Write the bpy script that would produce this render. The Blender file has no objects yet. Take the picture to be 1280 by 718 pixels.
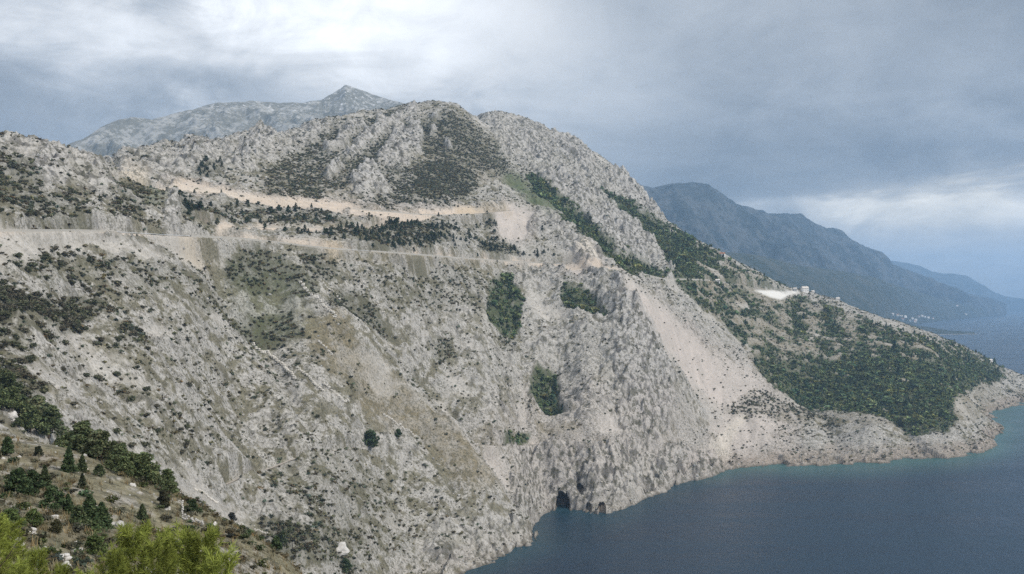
import bpy, math, random
import numpy as np

random.seed(7)
RNG = np.random.default_rng(7)
SC = bpy.context.scene
COL = SC.collection
R = math.radians

# ------------------------------------------------------------------ camera, world, sun, exposure
F = 1150.0          # focal length in pixels of the 1280 px wide photograph
EYE = 170.0         # eye height above the sea, metres
HOR = 378.0         # row of the eye level
CX = 640.0

cam_data = bpy.data.cameras.new("camera")
cam_data.sensor_width = 36.0
cam_data.lens = 36.0 * F / 1280.0
cam_data.shift_y = (HOR - 359.0) / 1280.0
cam_data.clip_start = 0.5
cam_data.clip_end = 90000.0
cam = bpy.data.objects.new("camera", cam_data)
cam.location = (0, 0, EYE)
cam.rotation_euler = (R(90), 0, 0)
COL.objects.link(cam)
SC.camera = cam

SUN_EL, SUN_AZ = 40.0, 112.0      # azimuth clockwise from +Y (view direction)
sun_data = bpy.data.lights.new("sun", 'SUN')
sun_data.energy = 3.0
sun_data.angle = R(10)
sun_data.color = (1.0, 0.935, 0.84)
sun = bpy.data.objects.new("sun", sun_data)
sun.rotation_euler = (R(90 - SUN_EL), 0, R(180 - SUN_AZ))
sun.location = (0, 0, 900)
COL.objects.link(sun)

SC.view_settings.view_transform = 'Standard'
SC.view_settings.look = 'None'
SC.view_settings.gamma = 1.0
SC.view_settings.use_curve_mapping = False
SC.view_settings.exposure = 0.12
SC.cycles.max_bounces = 5
SC.cycles.diffuse_bounces = 2
SC.cycles.glossy_bounces = 2
SC.cycles.transmission_bounces = 2
SC.cycles.volume_bounces = 1
SC.cycles.transparent_max_bounces = 8
SC.cycles.use_denoising = False

world = bpy.data.worlds.new("World")
SC.world = world
world.use_nodes = True


class NT:
    """small helper to write node trees as expressions"""
    def __init__(self, nt):
        self.nt = nt

    def new(self, t, **kw):
        n = self.nt.nodes.new(t)
        for k, v in kw.items():
            setattr(n, k, v)
        return n

    def link(self, a, b):
        self.nt.links.new(a, b)

    def put(self, sock, v):
        if hasattr(v, 'is_output') or isinstance(v, bpy.types.NodeSocket):
            self.nt.links.new(v, sock)
        else:
            sock.default_value = v

    def m(self, op, a, b=0.0, c=0.0, clamp=False):
        n = self.new('ShaderNodeMath', operation=op)
        n.use_clamp = clamp
        self.put(n.inputs[0], a)
        self.put(n.inputs[1], b)
        self.put(n.inputs[2], c)
        return n.outputs[0]

    def mix(self, fac, a, b, blend='MIX'):
        n = self.new('ShaderNodeMix', data_type='RGBA', blend_type=blend)
        self.put(n.inputs['Factor'], fac)
        self.put(n.inputs[6], a if not isinstance(a, tuple) else (*a, 1.0) if len(a) == 3 else a)
        self.put(n.inputs[7], b if not isinstance(b, tuple) else (*b, 1.0) if len(b) == 3 else b)
        return n.outputs[2]

    def noise(self, vec, scale, detail=4.0, rough=0.55, dist=0.0, dims='3D'):
        n = self.new('ShaderNodeTexNoise', noise_dimensions=dims)
        if vec is not None:
            self.put(n.inputs['Vector'], vec)
        n.inputs['Scale'].default_value = scale
        n.inputs['Detail'].default_value = detail
        n.inputs['Roughness'].default_value = rough
        n.inputs['Distortion'].default_value = dist
        return n.outputs[0]

    def ramp(self, fac, lo, hi, a=0.0, b=1.0, smooth=True):
        n = self.new('ShaderNodeMapRange')
        n.interpolation_type = 'SMOOTHSTEP' if smooth else 'LINEAR'
        self.put(n.inputs[0], fac)
        n.inputs[1].default_value = lo
        n.inputs[2].default_value = hi
        n.inputs[3].default_value = a
        n.inputs[4].default_value = b
        return n.outputs[0]


def build_world():
    nt = world.node_tree
    nt.nodes.clear()
    T = NT(nt)
    out = T.new('ShaderNodeOutputWorld')
    bg = T.new('ShaderNodeBackground')
    STR = 0.1
    bg.inputs[1].default_value = STR
    T.link(bg.outputs[0], out.inputs[0])
    sky = T.new('ShaderNodeTexSky', sky_type='NISHITA')
    sky.sun_disc = False
    sky.sun_elevation = R(SUN_EL)
    sky.sun_rotation = R(SUN_AZ)
    tc = T.new('ShaderNodeTexCoord')
    sep = T.new('ShaderNodeSeparateXYZ')
    T.link(tc.outputs['Generated'], sep.inputs[0])
    x, y, z = sep.outputs
    az = T.m('ARCTAN2', x, y)                 # radians, 0 = straight ahead
    hyp = T.m('SQRT', T.m('ADD', T.m('MULTIPLY', x, x), T.m('MULTIPLY', y, y)))
    el = T.m('ARCTAN2', z, hyp)
    # cloud coordinates: a flat deck seen in perspective
    den = T.m('ADD', T.m('MAXIMUM', z, 0.0), 0.16)
    comb = T.new('ShaderNodeCombineXYZ')
    T.link(T.m('DIVIDE', x, den), comb.inputs[0])
    T.link(T.m('DIVIDE', y, den), comb.inputs[1])
    deck = comb.outputs[0]
    n_big = T.noise(deck, 0.9, 5, 0.55, 0.6)
    n_mid = T.noise(deck, 2.2, 6, 0.6, 0.8)
    n_fine = T.noise(deck, 6.0, 6, 0.62, 0.4)
    comb2 = T.new('ShaderNodeCombineXYZ')
    T.link(T.m('MULTIPLY', az, 2.0), comb2.inputs[0])
    T.link(T.m('MULTIPLY', el, 9.0), comb2.inputs[1])
    n_band = T.noise(comb2.outputs[0], 2.0, 6, 0.6, 0.5)
    comb3 = T.new('ShaderNodeCombineXYZ')
    T.link(T.m('MULTIPLY', az, 4.0), comb3.inputs[0])
    T.link(T.m('MULTIPLY', el, 6.0), comb3.inputs[1])
    n_puff = T.noise(comb3.outputs[0], 2.6, 8, 0.62, 0.5)
    # warp the positions of the cloud masses
    azw = T.m('ADD', az, T.m('MULTIPLY', T.m('SUBTRACT', n_puff, 0.5), 0.22))
    elw = T.m('ADD', el, T.m('MULTIPLY', T.m('SUBTRACT', n_band, 0.5), 0.10))

    def blob(px, py, sx, sy, amp):
        a0 = math.atan((px - CX) / F)
        e0 = math.atan((HOR - py) / F * math.cos(a0))
        da = T.m('DIVIDE', T.m('SUBTRACT', azw, a0), sx / F)
        de = T.m('DIVIDE', T.m('SUBTRACT', elw, e0), sy / F)
        q = T.m('ADD', T.m('MULTIPLY', da, da), T.m('MULTIPLY', de, de))
        return T.m('MULTIPLY', T.m('EXPONENT', T.m('MULTIPLY', q, -1.0)), amp)

    # brightness of the deck: grey overall, bright where it is thin
    base = 0.44
    terms = [blob(400, 8, 250, 60, 0.70),        # bright break, upper left
             blob(80, 42, 170, 30, 0.36),
             blob(560, 70, 170, 60, 0.24),
             blob(330, 70, 150, 40, 0.16),
             blob(660, 130, 150, 60, 0.18),
             blob(250, 134, 60, 12, 0.26),
             blob(130, 104, 220, 22, -0.06),     # blue grey bank, left
             blob(40, 150, 150, 40, -0.08),
             blob(180, -8, 70, 24, -0.30),
             blob(1040, 190, 300, 50, -0.17),    # dark bank over the far range
             blob(1240, 30, 140, 60, -0.10),
             blob(860, 240, 90, 24, -0.10),
             blob(1170, 266, 150, 26, 0.62),     # pale gap over the sea
             blob(1040, 256, 110, 10, 0.20),
             blob(1240, 325, 240, 40, 0.42),
             blob(1330, 250, 120, 18, 0.30)]
    b = T.m('ADD', base, T.m('MULTIPLY', T.m('SUBTRACT', n_big, 0.5), 0.10))
    for t in terms:
        b = T.m('ADD', b, t)
    tex = T.m('ADD', T.m('MULTIPLY', T.m('SUBTRACT', n_mid, 0.5), 0.55), T.m('MULTIPLY', T.m('SUBTRACT', n_fine, 0.5), 0.14))
    tex = T.m('ADD', tex, T.m('MULTIPLY', T.m('SUBTRACT', n_puff, 0.5), 0.95))
    b = T.m('MULTIPLY', b, T.m('ADD', 1.0, tex))
    # overhead and behind the viewer the deck is thinner and lighter
    up = T.ramp(el, 0.36, 0.75)
    back = T.ramp(T.m('ABSOLUTE', az), 0.7, 1.6)
    lift = T.m('MAXIMUM', up, back)
    b = T.m('ADD', b, T.m('MULTIPLY', lift, 0.33))
    b = T.m('MAXIMUM', b, 0.05)
    # tint: dark parts blue grey, bright parts nearly white
    fac = T.ramp(b, 0.22, 0.80, smooth=False)
    tint = T.mix(fac, (0.90, 0.99, 1.10), (0.985, 1.0, 1.02))
    warm = T.m('MULTIPLY', blob(1170, 262, 190, 40, 1.3), 0.9, clamp=True)
    tint = T.mix(warm, tint, (1.07, 1.0, 0.86))
    mul = T.new('ShaderNodeVectorMath', operation='SCALE')
    T.link(tint, mul.inputs[0])
    T.link(T.m('MULTIPLY', b, 1.0 / STR), mul.inputs['Scale'])
    final = T.mix(0.98, sky.outputs[0], mul.outputs[0])
    T.link(final, bg.inputs[0])


build_world()


# ------------------------------------------------------------------ small numeric helpers
def perlin_tables(seed):
    r = np.random.default_rng(seed)
    p = r.permutation(256).astype(np.int32)
    ang = r.random(256) * 2 * np.pi
    return np.concatenate([p, p]), np.cos(ang).astype(np.float32), np.sin(ang).astype(np.float32)


def perlin(x, y, seed):
    P, GX, GY = perlin_tables(seed)
    xf = np.floor(x)
    yf = np.floor(y)
    xi = xf.astype(np.int32) & 255
    yi = yf.astype(np.int32) & 255
    fx = (x - xf).astype(np.float32)
    fy = (y - yf).astype(np.float32)
    u = fx * fx * fx * (fx * (fx * 6 - 15) + 10)
    v = fy * fy * fy * (fy * (fy * 6 - 15) + 10)
    a0 = P[xi]
    a1 = P[(xi + 1) & 255]
    h00 = P[a0 + yi]
    h10 = P[a1 + yi]
    yj = (yi + 1) & 255
    h01 = P[a0 + yj]
    h11 = P[a1 + yj]
    n00 = GX[h00] * fx + GY[h00] * fy
    n10 = GX[h10] * (fx - 1) + GY[h10] * fy
    n01 = GX[h01] * fx + GY[h01] * (fy - 1)
    n11 = GX[h11] * (fx - 1) + GY[h11] * (fy - 1)
    a = n00 + u * (n10 - n00)
    b = n01 + u * (n11 - n01)
    return (a + v * (b - a)) * 1.5


def fbm(x, y, wl, octaves, seed, gain=0.5, ridged=False):
    tot = 0.0
    amp = 1.0
    norm = 0.0
    for i in range(octaves):
        n = perlin(x / wl + 17.3 * i, y / wl - 9.1 * i, seed + i)
        if ridged:
            n = 1.0 - 2.0 * np.abs(n)
        tot = tot + amp * n
        norm += amp
        amp *= gain
        wl *= 0.5
    return tot / norm


def sstep(x, a, b):
    t = np.clip((x - a) / (b - a), 0, 1)
    return t * t * (3 - 2 * t)


def zof(py, D):
    return EYE + D * (HOR - py) / F


# ------------------------------------------------------------------ the shape of the coast
# control points: direction (px), elevation angle (py) and ground distance D in metres
CP = []


def col(px, *pts):
    for p in pts:
        CP.append((px, p[0], p[1]))


def zc(px, *pts):            # the same, given as height above the sea
    for z, D in pts:
        CP.append((px, HOR - (z - EYE) * F / D, D))


FG = {}
# near spur, gully behind it, left face, left hill
zc(-170, (167, 6), (165, 14), (160, 35), (158, 70), (153, 120), (146, 180), (150, 240))
col(-170, (400, 320), (290, 375), (215, 470), (150, 570)); zc(-170, (268, 720), (250, 1000))
zc(0, (167, 6), (164.5, 14), (160, 30), (155, 65), (152.5, 95), (151.5, 125), (138, 185))
col(0, (500, 250), (440, 300), (380, 345), (330, 382), (290, 415), (280, 425), (235, 482), (200, 538), (175, 580)); zc(0, (266, 680), (250, 900))
zc(100, (166.5, 6), (163, 14), (158, 30), (153.5, 60), (151, 92), (149.8, 122), (122, 210))
col(100, (540, 290), (480, 345), (420, 400), (360, 447), (310, 482), (290, 494), (272, 512), (230, 560), (201, 615)); zc(100, (257, 700), (274, 860), (274, 1060))
zc(200, (166, 6), (162, 14), (156, 30), (151, 60), (147.5, 92), (145.5, 120), (98, 240))
col(200, (590, 340), (520, 402), (450, 458), (380, 507), (320, 547), (295, 564), (284, 578), (262, 610), (246, 642)); zc(200, (241, 700))
col(200, (237, 772), (215, 842), (200, 905), (186, 985)); zc(200, (312, 1120), (280, 1400))
col(150, (290, 528), (262, 558), (238, 598), (229, 622)); zc(150, (244, 680)); col(150, (229, 748), (206, 832), (194, 892)); zc(150, (292, 1020), (270, 1300))
zc(300, (165.5, 6), (161, 14), (154.5, 30), (149, 55), (144, 88), (141.5, 113), (80, 210), (54, 320))
col(300, (668, 420), (600, 472), (520, 532), (440, 578), (370, 617), (320, 647), (300, 658), (291, 690), (285, 712), (265, 762), (252, 796),
    (246, 812), (225, 882), (200, 982), (185, 1060), (172, 1135)); zc(300, (345, 1280), (300, 1700))
zc(400, (165, 6), (160, 14), (152, 30), (144, 60), (136, 105), (85, 180), (30, 280), (14, 370))
col(250, (520, 466), (450, 514), (380, 560), (320, 598), (297.5, 612), (288, 635), (262, 690), (249, 728), (242, 793))
col(350, (450, 600), (380, 645), (325, 672), (305.5, 683), (296, 715), (287, 742), (262, 808), (252, 830))
col(50, (330, 415), (290, 456), (276, 470))
col(400, (718, 440), (640, 492), (560, 543), (480, 592), (400, 642), (350, 677), (311, 702), (300, 732), (287, 770), (272, 812), (260, 852),
    (238, 942), (200, 1080), (172, 1195), (152, 1310)); zc(400, (390, 1480), (330, 1900))
zc(500, (164.5, 6), (158, 14), (147, 30), (130, 60), (100, 120), (40, 230), (2, 330), (-14, 430))
col(500, (742, 537), (680, 568), (600, 615), (540, 650), (470, 688), (400, 725), (350, 755), (318, 782), (300, 830), (283, 883), (267, 932),
    (247, 1000), (210, 1120), (170, 1290), (145, 1405), (130, 1475)); zc(500, (440, 1680), (360, 2100))
col(450, (728, 495), (640, 545), (560, 588), (480, 634), (400, 682), (350, 713), (314, 740), (288, 812), (263, 890), (240, 965), (205, 1095), (170, 1225), (141, 1385))
zc(450, (415, 1580), (-8, 420))
col(540, (722, 565), (660, 598), (600, 635), (550, 668), (500, 702), (455, 735), (400, 782), (350, 825), (321, 850), (300, 897), (283, 935), (270, 965),
    (250, 1020), (210, 1150), (170, 1310), (145, 1430), (128, 1510)); zc(540, (460, 1700), (380, 2100))
col(580, (712, 584), (660, 614), (605, 648), (560, 680), (530, 702), (490, 740), (440, 792), (380, 848), (330, 900), (324, 912), (300, 965), (275, 1015), (268, 1030),
    (250, 1070), (212, 1195), (175, 1330), (148, 1440), (136, 1500)); zc(580, (455, 1620))
col(640, (686, 633), (650, 662), (605, 695), (570, 718), (545, 745), (500, 790), (440, 852), (380, 918), (335, 985), (328, 1000), (310, 1040), (272, 1078),
    (264, 1105), (255, 1135), (246, 1190), (222, 1290), (198, 1400), (172, 1560)); col(640, (152, 1720), (145, 1790)); zc(640, (490, 2000), (430, 2300))
col(600, (160, 1560), (150, 1690), (146, 1760)); zc(600, (470, 2000))
zc(672, (-6, 640), (-7, 700)); col(672, (643, 737), (605, 765), (560, 788), (510, 835))
zc(640, (164, 6), (156, 14), (143, 30), (122, 60), (80, 120), (10, 230), (-22, 330), (-30, 480), (-14, 590))
zc(560, (-14, 500))
col(700, (637, 755), (603, 770), (556, 792), (500, 850), (440, 905), (385, 960), (340, 1025), (330, 1045), (312, 1068), (288, 1100), (270, 1130)); zc(700, (272, 1180))
col(700, (255, 1270), (235, 1350), (215, 1450), (190, 1600), (172, 1740)); zc(700, (440, 1950), (380, 2300))
zc(700, (-14, 690), (-40, 560))
col(760, (637, 755), (600, 775), (560, 802), (500, 858), (440, 908), (390, 952), (345, 1005), (334, 1040), (322, 1070), (308, 1105), (300, 1120)); zc(760, (241, 1165))
col(760, (298, 1260), (275, 1340), (252, 1430), (228, 1560), (206, 1700), (201, 1745)); zc(760, (390, 1950), (330, 2300))
zc(760, (-14, 695), (-40, 560))
col(800, (621, 805), (580, 832), (540, 858), (490, 888), (430, 932), (385, 968), (362, 1000), (350, 1055), (344, 1085), (338, 1110)); zc(800, (207, 1160))
col(800, (326, 1260), (300, 1350), (275, 1450), (255, 1560), (241, 1665)); zc(800, (330, 1850), (260, 2200))
zc(800, (-14, 740), (-40, 600))
col(828, (360, 1110), (343, 1220), (318, 1340), (296, 1450), (273, 1590)); zc(828, (290, 1720), (230, 2100))
col(850, (603, 869), (570, 890), (530, 915), (500, 940), (468, 985), (430, 1045), (390, 1110), (362, 1170), (346, 1235), (322, 1370), (302, 1480), (287, 1560)); zc(850, (260, 1700), (180, 2100))
zc(850, (-14, 800), (-40, 650))
col(905, (585, 944), (552, 968), (510, 1015), (460, 1100), (410, 1210), (370, 1310), (340, 1420), (319, 1510)); zc(905, (225, 1650), (120, 2000))
zc(905, (-12, 885), (-40, 700))
col(950, (583, 954), (550, 990), (515, 1050), (470, 1150), (420, 1270), (380, 1400), (342, 1560)); zc(950, (195, 1690), (90, 2000))
col(1000, (580, 968), (552, 1015), (520, 1085), (480, 1190), (430, 1330), (390, 1480), (364, 1610)); zc(1000, (160, 1720), (50, 2000))
zc(1000, (-12, 915), (-40, 720))
col(1050, (370 + 7, 1620)); zc(1050, (138, 1740), (20, 2000))
col(1100, (577, 982), (552, 1025), (520, 1090), (480, 1200), (440, 1350), (400, 1620)); zc(1100, (105, 1760), (-10, 2000))
zc(1100, (-12, 930), (-40, 730))
col(1150, (573, 1003), (545, 1045), (515, 1105), (480, 1210), (450, 1370), (415, 1660)); zc(1150, (75, 1790), (-20, 2020))
col(1200, (568, 1029), (545, 1060), (515, 1115), (485, 1230), (460, 1450), (432, 1710)); zc(1200, (45, 1830), (-25, 2030))
zc(1200, (-12, 965), (-40, 750))
col(1236, (560, 1074), (552, 1088)); zc(1236, (-3, 1140), (-2, 1300)); col(1232, (516, 1410), (490, 1500), (465, 1640), (446, 1760)); zc(1232, (15, 1880), (-28, 2050))
zc(1262, (-12, 1060), (-8, 1180), (-6, 1350), (-1, 1510)); col(1262, (495, 1570), (480, 1680), (465, 1840)); zc(1262, (4, 1930), (-28, 2050))
zc(1290, (-14, 1180), (-8, 1480)); zc(1290, (6, 1640), (12, 1780), (6, 1900), (-25, 2020))
zc(1330, (-16, 1180), (-14, 1480), (-9, 1640), (-8, 1800), (-12, 1920), (-30, 2050))
zc(1450, (-40, 750), (-30, 1180), (-30, 1640), (-35, 2050), (-40, 2300))
for q in (1100, 1250, 1350):
    zc(q, (-40, 2300))
for q in (800, 1000, 1200, 1450):
    zc(q, (163, 6), (154, 14), (138, 30), (114, 60), (66, 120), (-8, 230), (-40, 400))

DMIN, DMAX = 6.0, 2300.0
PX0, PX1 = -170.0, 1450.0
SU, SV = 620.0, 1.0


def fit_surface():
    c = np.array(CP, dtype=np.float64)
    u = c[:, 0] / SU
    v = np.log(c[:, 2]) / SV
    # elevation tangent, compressed so that steep near ground stays tame
    w = (HOR - c[:, 1]) / F
    n = len(u)
    d2 = (u[:, None] - u[None]) ** 2 + (v[:, None] - v[None]) ** 2
    K = 0.5 * d2 * np.log(d2 + 1e-12)
    K[np.arange(n), np.arange(n)] = 0.0008
    Pm = np.stack([np.ones(n), u, v], 1)
    A = np.zeros((n + 3, n + 3))
    A[:n, :n] = K
    A[:n, n:] = Pm
    A[n:, :n] = Pm.T
    sol = np.linalg.solve(A, np.concatenate([w, np.zeros(3)]))
    return u, v, sol


_u, _v, _sol = fit_surface()
GU = np.linspace(PX0, PX1, 325)
GV = np.linspace(math.log(DMIN), math.log(DMAX), 560)


def eval_grid():
    W = np.zeros((len(GV), len(GU)))
    for i, lv in enumerate(GV):
        d2 = (GU[:, None] / SU - _u[None]) ** 2 + (lv / SV - _v[None]) ** 2
        W[i] = (0.5 * d2 * np.log(d2 + 1e-12)) @ _sol[:-3] + _sol[-3] + _sol[-2] * GU / SU + _sol[-1] * lv / SV
    return W


WGRID = eval_grid()


def base_z(px, D):
    """smooth ground height at direction px and distance D"""
    gx = np.clip((px - PX0) / (PX1 - PX0) * (len(GU) - 1), 0, len(GU) - 1.001)
    gy = np.clip((np.log(D) - GV[0]) / (GV[-1] - GV[0]) * (len(GV) - 1), 0, len(GV) - 1.001)
    i = gy.astype(np.int32)
    j = gx.astype(np.int32)
    fy = gy - i
    fx = gx - j
    w = (WGRID[i, j] * (1 - fx) + WGRID[i, j + 1] * fx) * (1 - fy) + (WGRID[i + 1, j] * (1 - fx) + WGRID[i + 1, j + 1] * fx) * fy
    return EYE + D * w


# ------------------------------------------------------------------ ground cover areas (outlined on the slopes)
MX, MY = 180, 80      # margin round the outlined window
MW, MH = 1280 + 2 * MX, 718 + 2 * MY


def blur(a, s):
    if s < 0.5:
        return a
    r = int(s * 2.5) + 1
    k = np.exp(-0.5 * (np.arange(-r, r + 1) / s) ** 2)
    k = (k / k.sum()).astype(np.float32)
    p = np.pad(a, ((r, r), (0, 0)), mode='edge')
    o = sum(k[i] * p[i:i + a.shape[0]] for i in range(2 * r + 1))
    p = np.pad(o, ((0, 0), (r, r)), mode='edge')
    return sum(k[i] * p[:, i:i + a.shape[1]] for i in range(2 * r + 1))


def poly_mask(pts, soft):
    pts = np.array(pts, dtype=np.float32)
    x0 = max(int(pts[:, 0].min() - 3 * soft) - 2, -MX)
    x1 = min(int(pts[:, 0].max() + 3 * soft) + 3, 1280 + MX)
    y0 = max(int(pts[:, 1].min() - 3 * soft) - 2, -MY)
    y1 = min(int(pts[:, 1].max() + 3 * soft) + 3, 718 + MY)
    X, Y = np.meshgrid(np.arange(x0, x1) + 0.5, np.arange(y0, y1) + 0.5)
    ins = np.zeros(X.shape, bool)
    n = len(pts)
    for i in range(n):
        ax, ay = pts[i]
        bx, by = pts[(i + 1) % n]
        if ay == by:
            continue
        c = ((ay > Y) != (by > Y)) & (X < (bx - ax) * (Y - ay) / (by - ay) + ax)
        ins ^= c
    return blur(ins.astype(np.float32), soft), x0, y0


class Cover:
    def __init__(self):
        self.a = np.zeros((MH, MW), np.float32)

    def add(self, val, pts, soft=4, mode='max'):
        m, x0, y0 = poly_mask(pts, soft)
        h, w = m.shape
        s = self.a[y0 + MY:y0 + MY + h, x0 + MX:x0 + MX + w]
        if mode == 'max':
            np.maximum(s, m * val, out=s)
        else:                       # replace
            s[:] = s * (1 - m) + val * m

    def at(self, px, py):
        gx = np.clip(px + MX - 0.5, 0, MW - 1.01)
        gy = np.clip(py + MY - 0.5, 0, MH - 1.01)
        i = gy.astype(np.int32)
        j = gx.astype(np.int32)
        fy = (gy - i).astype(np.float32)
        fx = (gx - j).astype(np.float32)
        a = self.a
        return (a[i, j] * (1 - fx) + a[i, j + 1] * fx) * (1 - fy) + (a[i + 1, j] * (1 - fx) + a[i + 1, j + 1] * fx) * fy


band_c = Cover()
scrub_c, wood_c, pine_c, scree_c, grass_c, rock_c, pink_c, green_c, ochre_c, white_c = [Cover() for _ in range(10)]
# dense green wood
wood_c.add(.95, [(955, 470), (985, 445), (1040, 445), (1080, 430), (1130, 425), (1190, 432), (1240, 452), (1262, 472), (1225, 478), (1190, 500), (1192, 538), (1150, 543), (1110, 525), (1060, 518), (1000, 500), (962, 484)], 5)
wood_c.add(.78, [(838, 300), (905, 322), (1000, 370), (1100, 405), (1200, 433), (1262, 470), (1225, 482), (1190, 500), (1060, 500), (960, 484), (945, 445), (915, 415), (880, 385), (840, 352)], 5)
for hole in ([(925, 345), (1000, 370), (1000, 380), (960, 385), (925, 370)], [(962, 425), (1010, 420), (1036, 438), (1015, 450), (975, 444)], [(1030, 395), (1060, 392), (1080, 415), (1060, 420)],
             [(935, 395), (975, 400), (960, 425), (935, 420)], [(1090, 425), (1130, 432), (1120, 440), (1090, 436)], [(1150, 440), (1185, 448), (1180, 456), (1150, 450)], [(985, 455), (1020, 462), (1010, 470), (985, 466)],
             [(895, 358), (935, 378), (925, 390), (900, 375)]):
    wood_c.add(.25, hole, 6, 'set')
wood_c.add(.97, [(748, 236), (800, 262), (840, 285), (880, 308), (908, 325), (905, 350), (870, 352), (836, 336), (812, 300), (785, 272), (762, 255)], 2.5)
wood_c.add(.97, [(655, 222), (672, 222), (700, 245), (740, 280), (790, 318), (835, 345), (818, 352), (775, 335), (742, 304), (705, 280), (690, 262), (668, 240)], 2.5)
wood_c.add(.9, [(612, 347), (640, 338), (656, 366), (656, 408), (638, 418), (612, 395)], 3)
wood_c.add(.85, [(705, 365), (728, 362), (760, 392), (756, 402), (722, 400), (705, 385)], 3)
wood_c.add(1.0, [(670, 464), (690, 456), (705, 490), (702, 518), (682, 524), (666, 500)], 2.5)
wood_c.add(.9, [(632, 542), (648, 533), (664, 540), (655, 551), (636, 558)], 2.5)
# scrub
scrub_c.add(.85, [(520, 205), (560, 199), (590, 213), (600, 240), (560, 250), (520, 245), (510, 225)], 5)
scrub_c.add(.62, [(525, 147), (560, 142), (590, 150), (625, 190), (645, 228), (600, 215), (560, 200), (528, 200), (520, 165)], 5)
scrub_c.add(.8, [(508, 150), (520, 158), (468, 208), (440, 228), (430, 218), (470, 180)], 3)
scrub_c.add(.65, [(415, 162), (470, 147), (500, 138), (492, 150), (440, 178), (400, 192), (390, 180)], 4)
scrub_c.add(.45, [(620, 190), (650, 215), (700, 262), (740, 300), (700, 275), (650, 240)], 5)
scrub_c.add(.5, [(620, 408), (645, 405), (650, 430), (630, 436)], 4)
scrub_c.add(.92, [(280, 326), (310, 317), (350, 330), (380, 345), (396, 362), (380, 375), (340, 365), (300, 362), (280, 345)], 4)
scrub_c.add(.85, [(370, 327), (400, 320), (425, 328), (410, 350), (385, 347)], 4)
scrub_c.add(.82, [(405, 356), (430, 353), (455, 372), (480, 400), (495, 420), (470, 415), (440, 400), (415, 390), (402, 370)], 4)
scrub_c.add(.85, [(285, 400), (320, 387), (370, 395), (385, 425), (350, 435), (310, 430), (285, 415)], 4)
scrub_c.add(.7, [(235, 380), (280, 385), (288, 402), (250, 402)], 4)
scrub_c.add(.9, [(-60, 365), (0, 370), (40, 376), (80, 370), (150, 385), (152, 410), (100, 407), (50, 407), (0, 402), (-60, 400)], 5)
scrub_c.add(.5, [(-60, 400), (60, 410), (85, 430), (0, 438), (-60, 440)], 6)
scrub_c.add(.75, [(150, 415), (190, 430), (182, 455), (152, 447)], 4)
scrub_c.add(.8, [(-60, 440), (0, 450), (30, 470), (80, 500), (60, 520), (20, 505), (-60, 500)], 5)
scrub_c.add(.55, [(-60, 190), (0, 198), (45, 212), (60, 240), (20, 262), (-60, 255)], 6)
scrub_c.add(.6, [(15, 240), (90, 240), (115, 270), (100, 284), (30, 280)], 6)
scrub_c.add(.5, [(150, 228), (200, 236), (210, 252), (180, 270), (150, 255)], 5)
scrub_c.add(.4, [(400, 330), (620, 340), (620, 400), (520, 400), (440, 360)], 12)
scrub_c.add(.45, [(335, 215), (440, 210), (450, 250), (380, 255), (330, 240)], 8)
scrub_c.add(.5, [(430, 475), (455, 480), (455, 500), (435, 500)], 4)
scrub_c.add(.55, [(540, 430), (570, 430), (575, 460), (545, 462)], 4)
scrub_c.add(.35, [(330, 560), (470, 560), (560, 690), (430, 718), (330, 650)], 14)
scrub_c.add(.45, [(880, 500), (960, 490), (1060, 525), (1100, 540), (1000, 530), (930, 530)], 8)
scrub_c.add(.45, [(0, 310), (180, 330), (260, 350), (280, 380), (150, 370), (0, 350)], 10)
scrub_c.add(.75, [(330, 655), (375, 665), (440, 690), (450, 718), (380, 718), (335, 690)], 6)
scrub_c.add(.42, [(330, 222), (400, 168), (500, 141), (525, 134), (527, 200), (600, 250), (560, 262), (440, 262), (330, 252)], 5)
scrub_c.add(.35, [(660, 190), (700, 215), (760, 260), (830, 322), (800, 300), (740, 262), (690, 228)], 4)
scrub_c.add(.3, [(640, 150), (680, 170), (720, 220), (780, 240), (740, 240), (690, 205)], 5)
# pines on the terraces
pine_c.add(.85, [(405, 287), (480, 280), (520, 275), (560, 288), (565, 300), (540, 314), (470, 309), (405, 301)], 3)
pine_c.add(.95, [(590, 294), (630, 302), (655, 311), (652, 321), (600, 316)], 2)
pine_c.add(.9, [(602, 280), (620, 276), (622, 291), (606, 291)], 2)
pine_c.add(.8, [(215, 248), (245, 263), (272, 281), (258, 284), (232, 274)], 2)
pine_c.add(.9, [(241, 220), (280, 208), (285, 214), (260, 226), (241, 228)], 2)
pine_c.add(.22, [(215, 248), (420, 266), (600, 274), (600, 318), (420, 306), (270, 300)], 4)
pine_c.add(.3, [(655, 300), (700, 310), (720, 325), (660, 322)], 4)
scrub_c.add(.5, [(405, 287), (480, 280), (520, 275), (560, 288), (565, 300), (540, 314), (470, 309), (405, 301)], 3)
scrub_c.add(.55, [(590, 292), (630, 300), (655, 310), (652, 321), (600, 316)], 2)
scrub_c.add(.5, [(215, 248), (245, 262), (330, 268), (420, 270), (420, 280), (330, 282), (272, 283), (240, 276)], 3)
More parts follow.
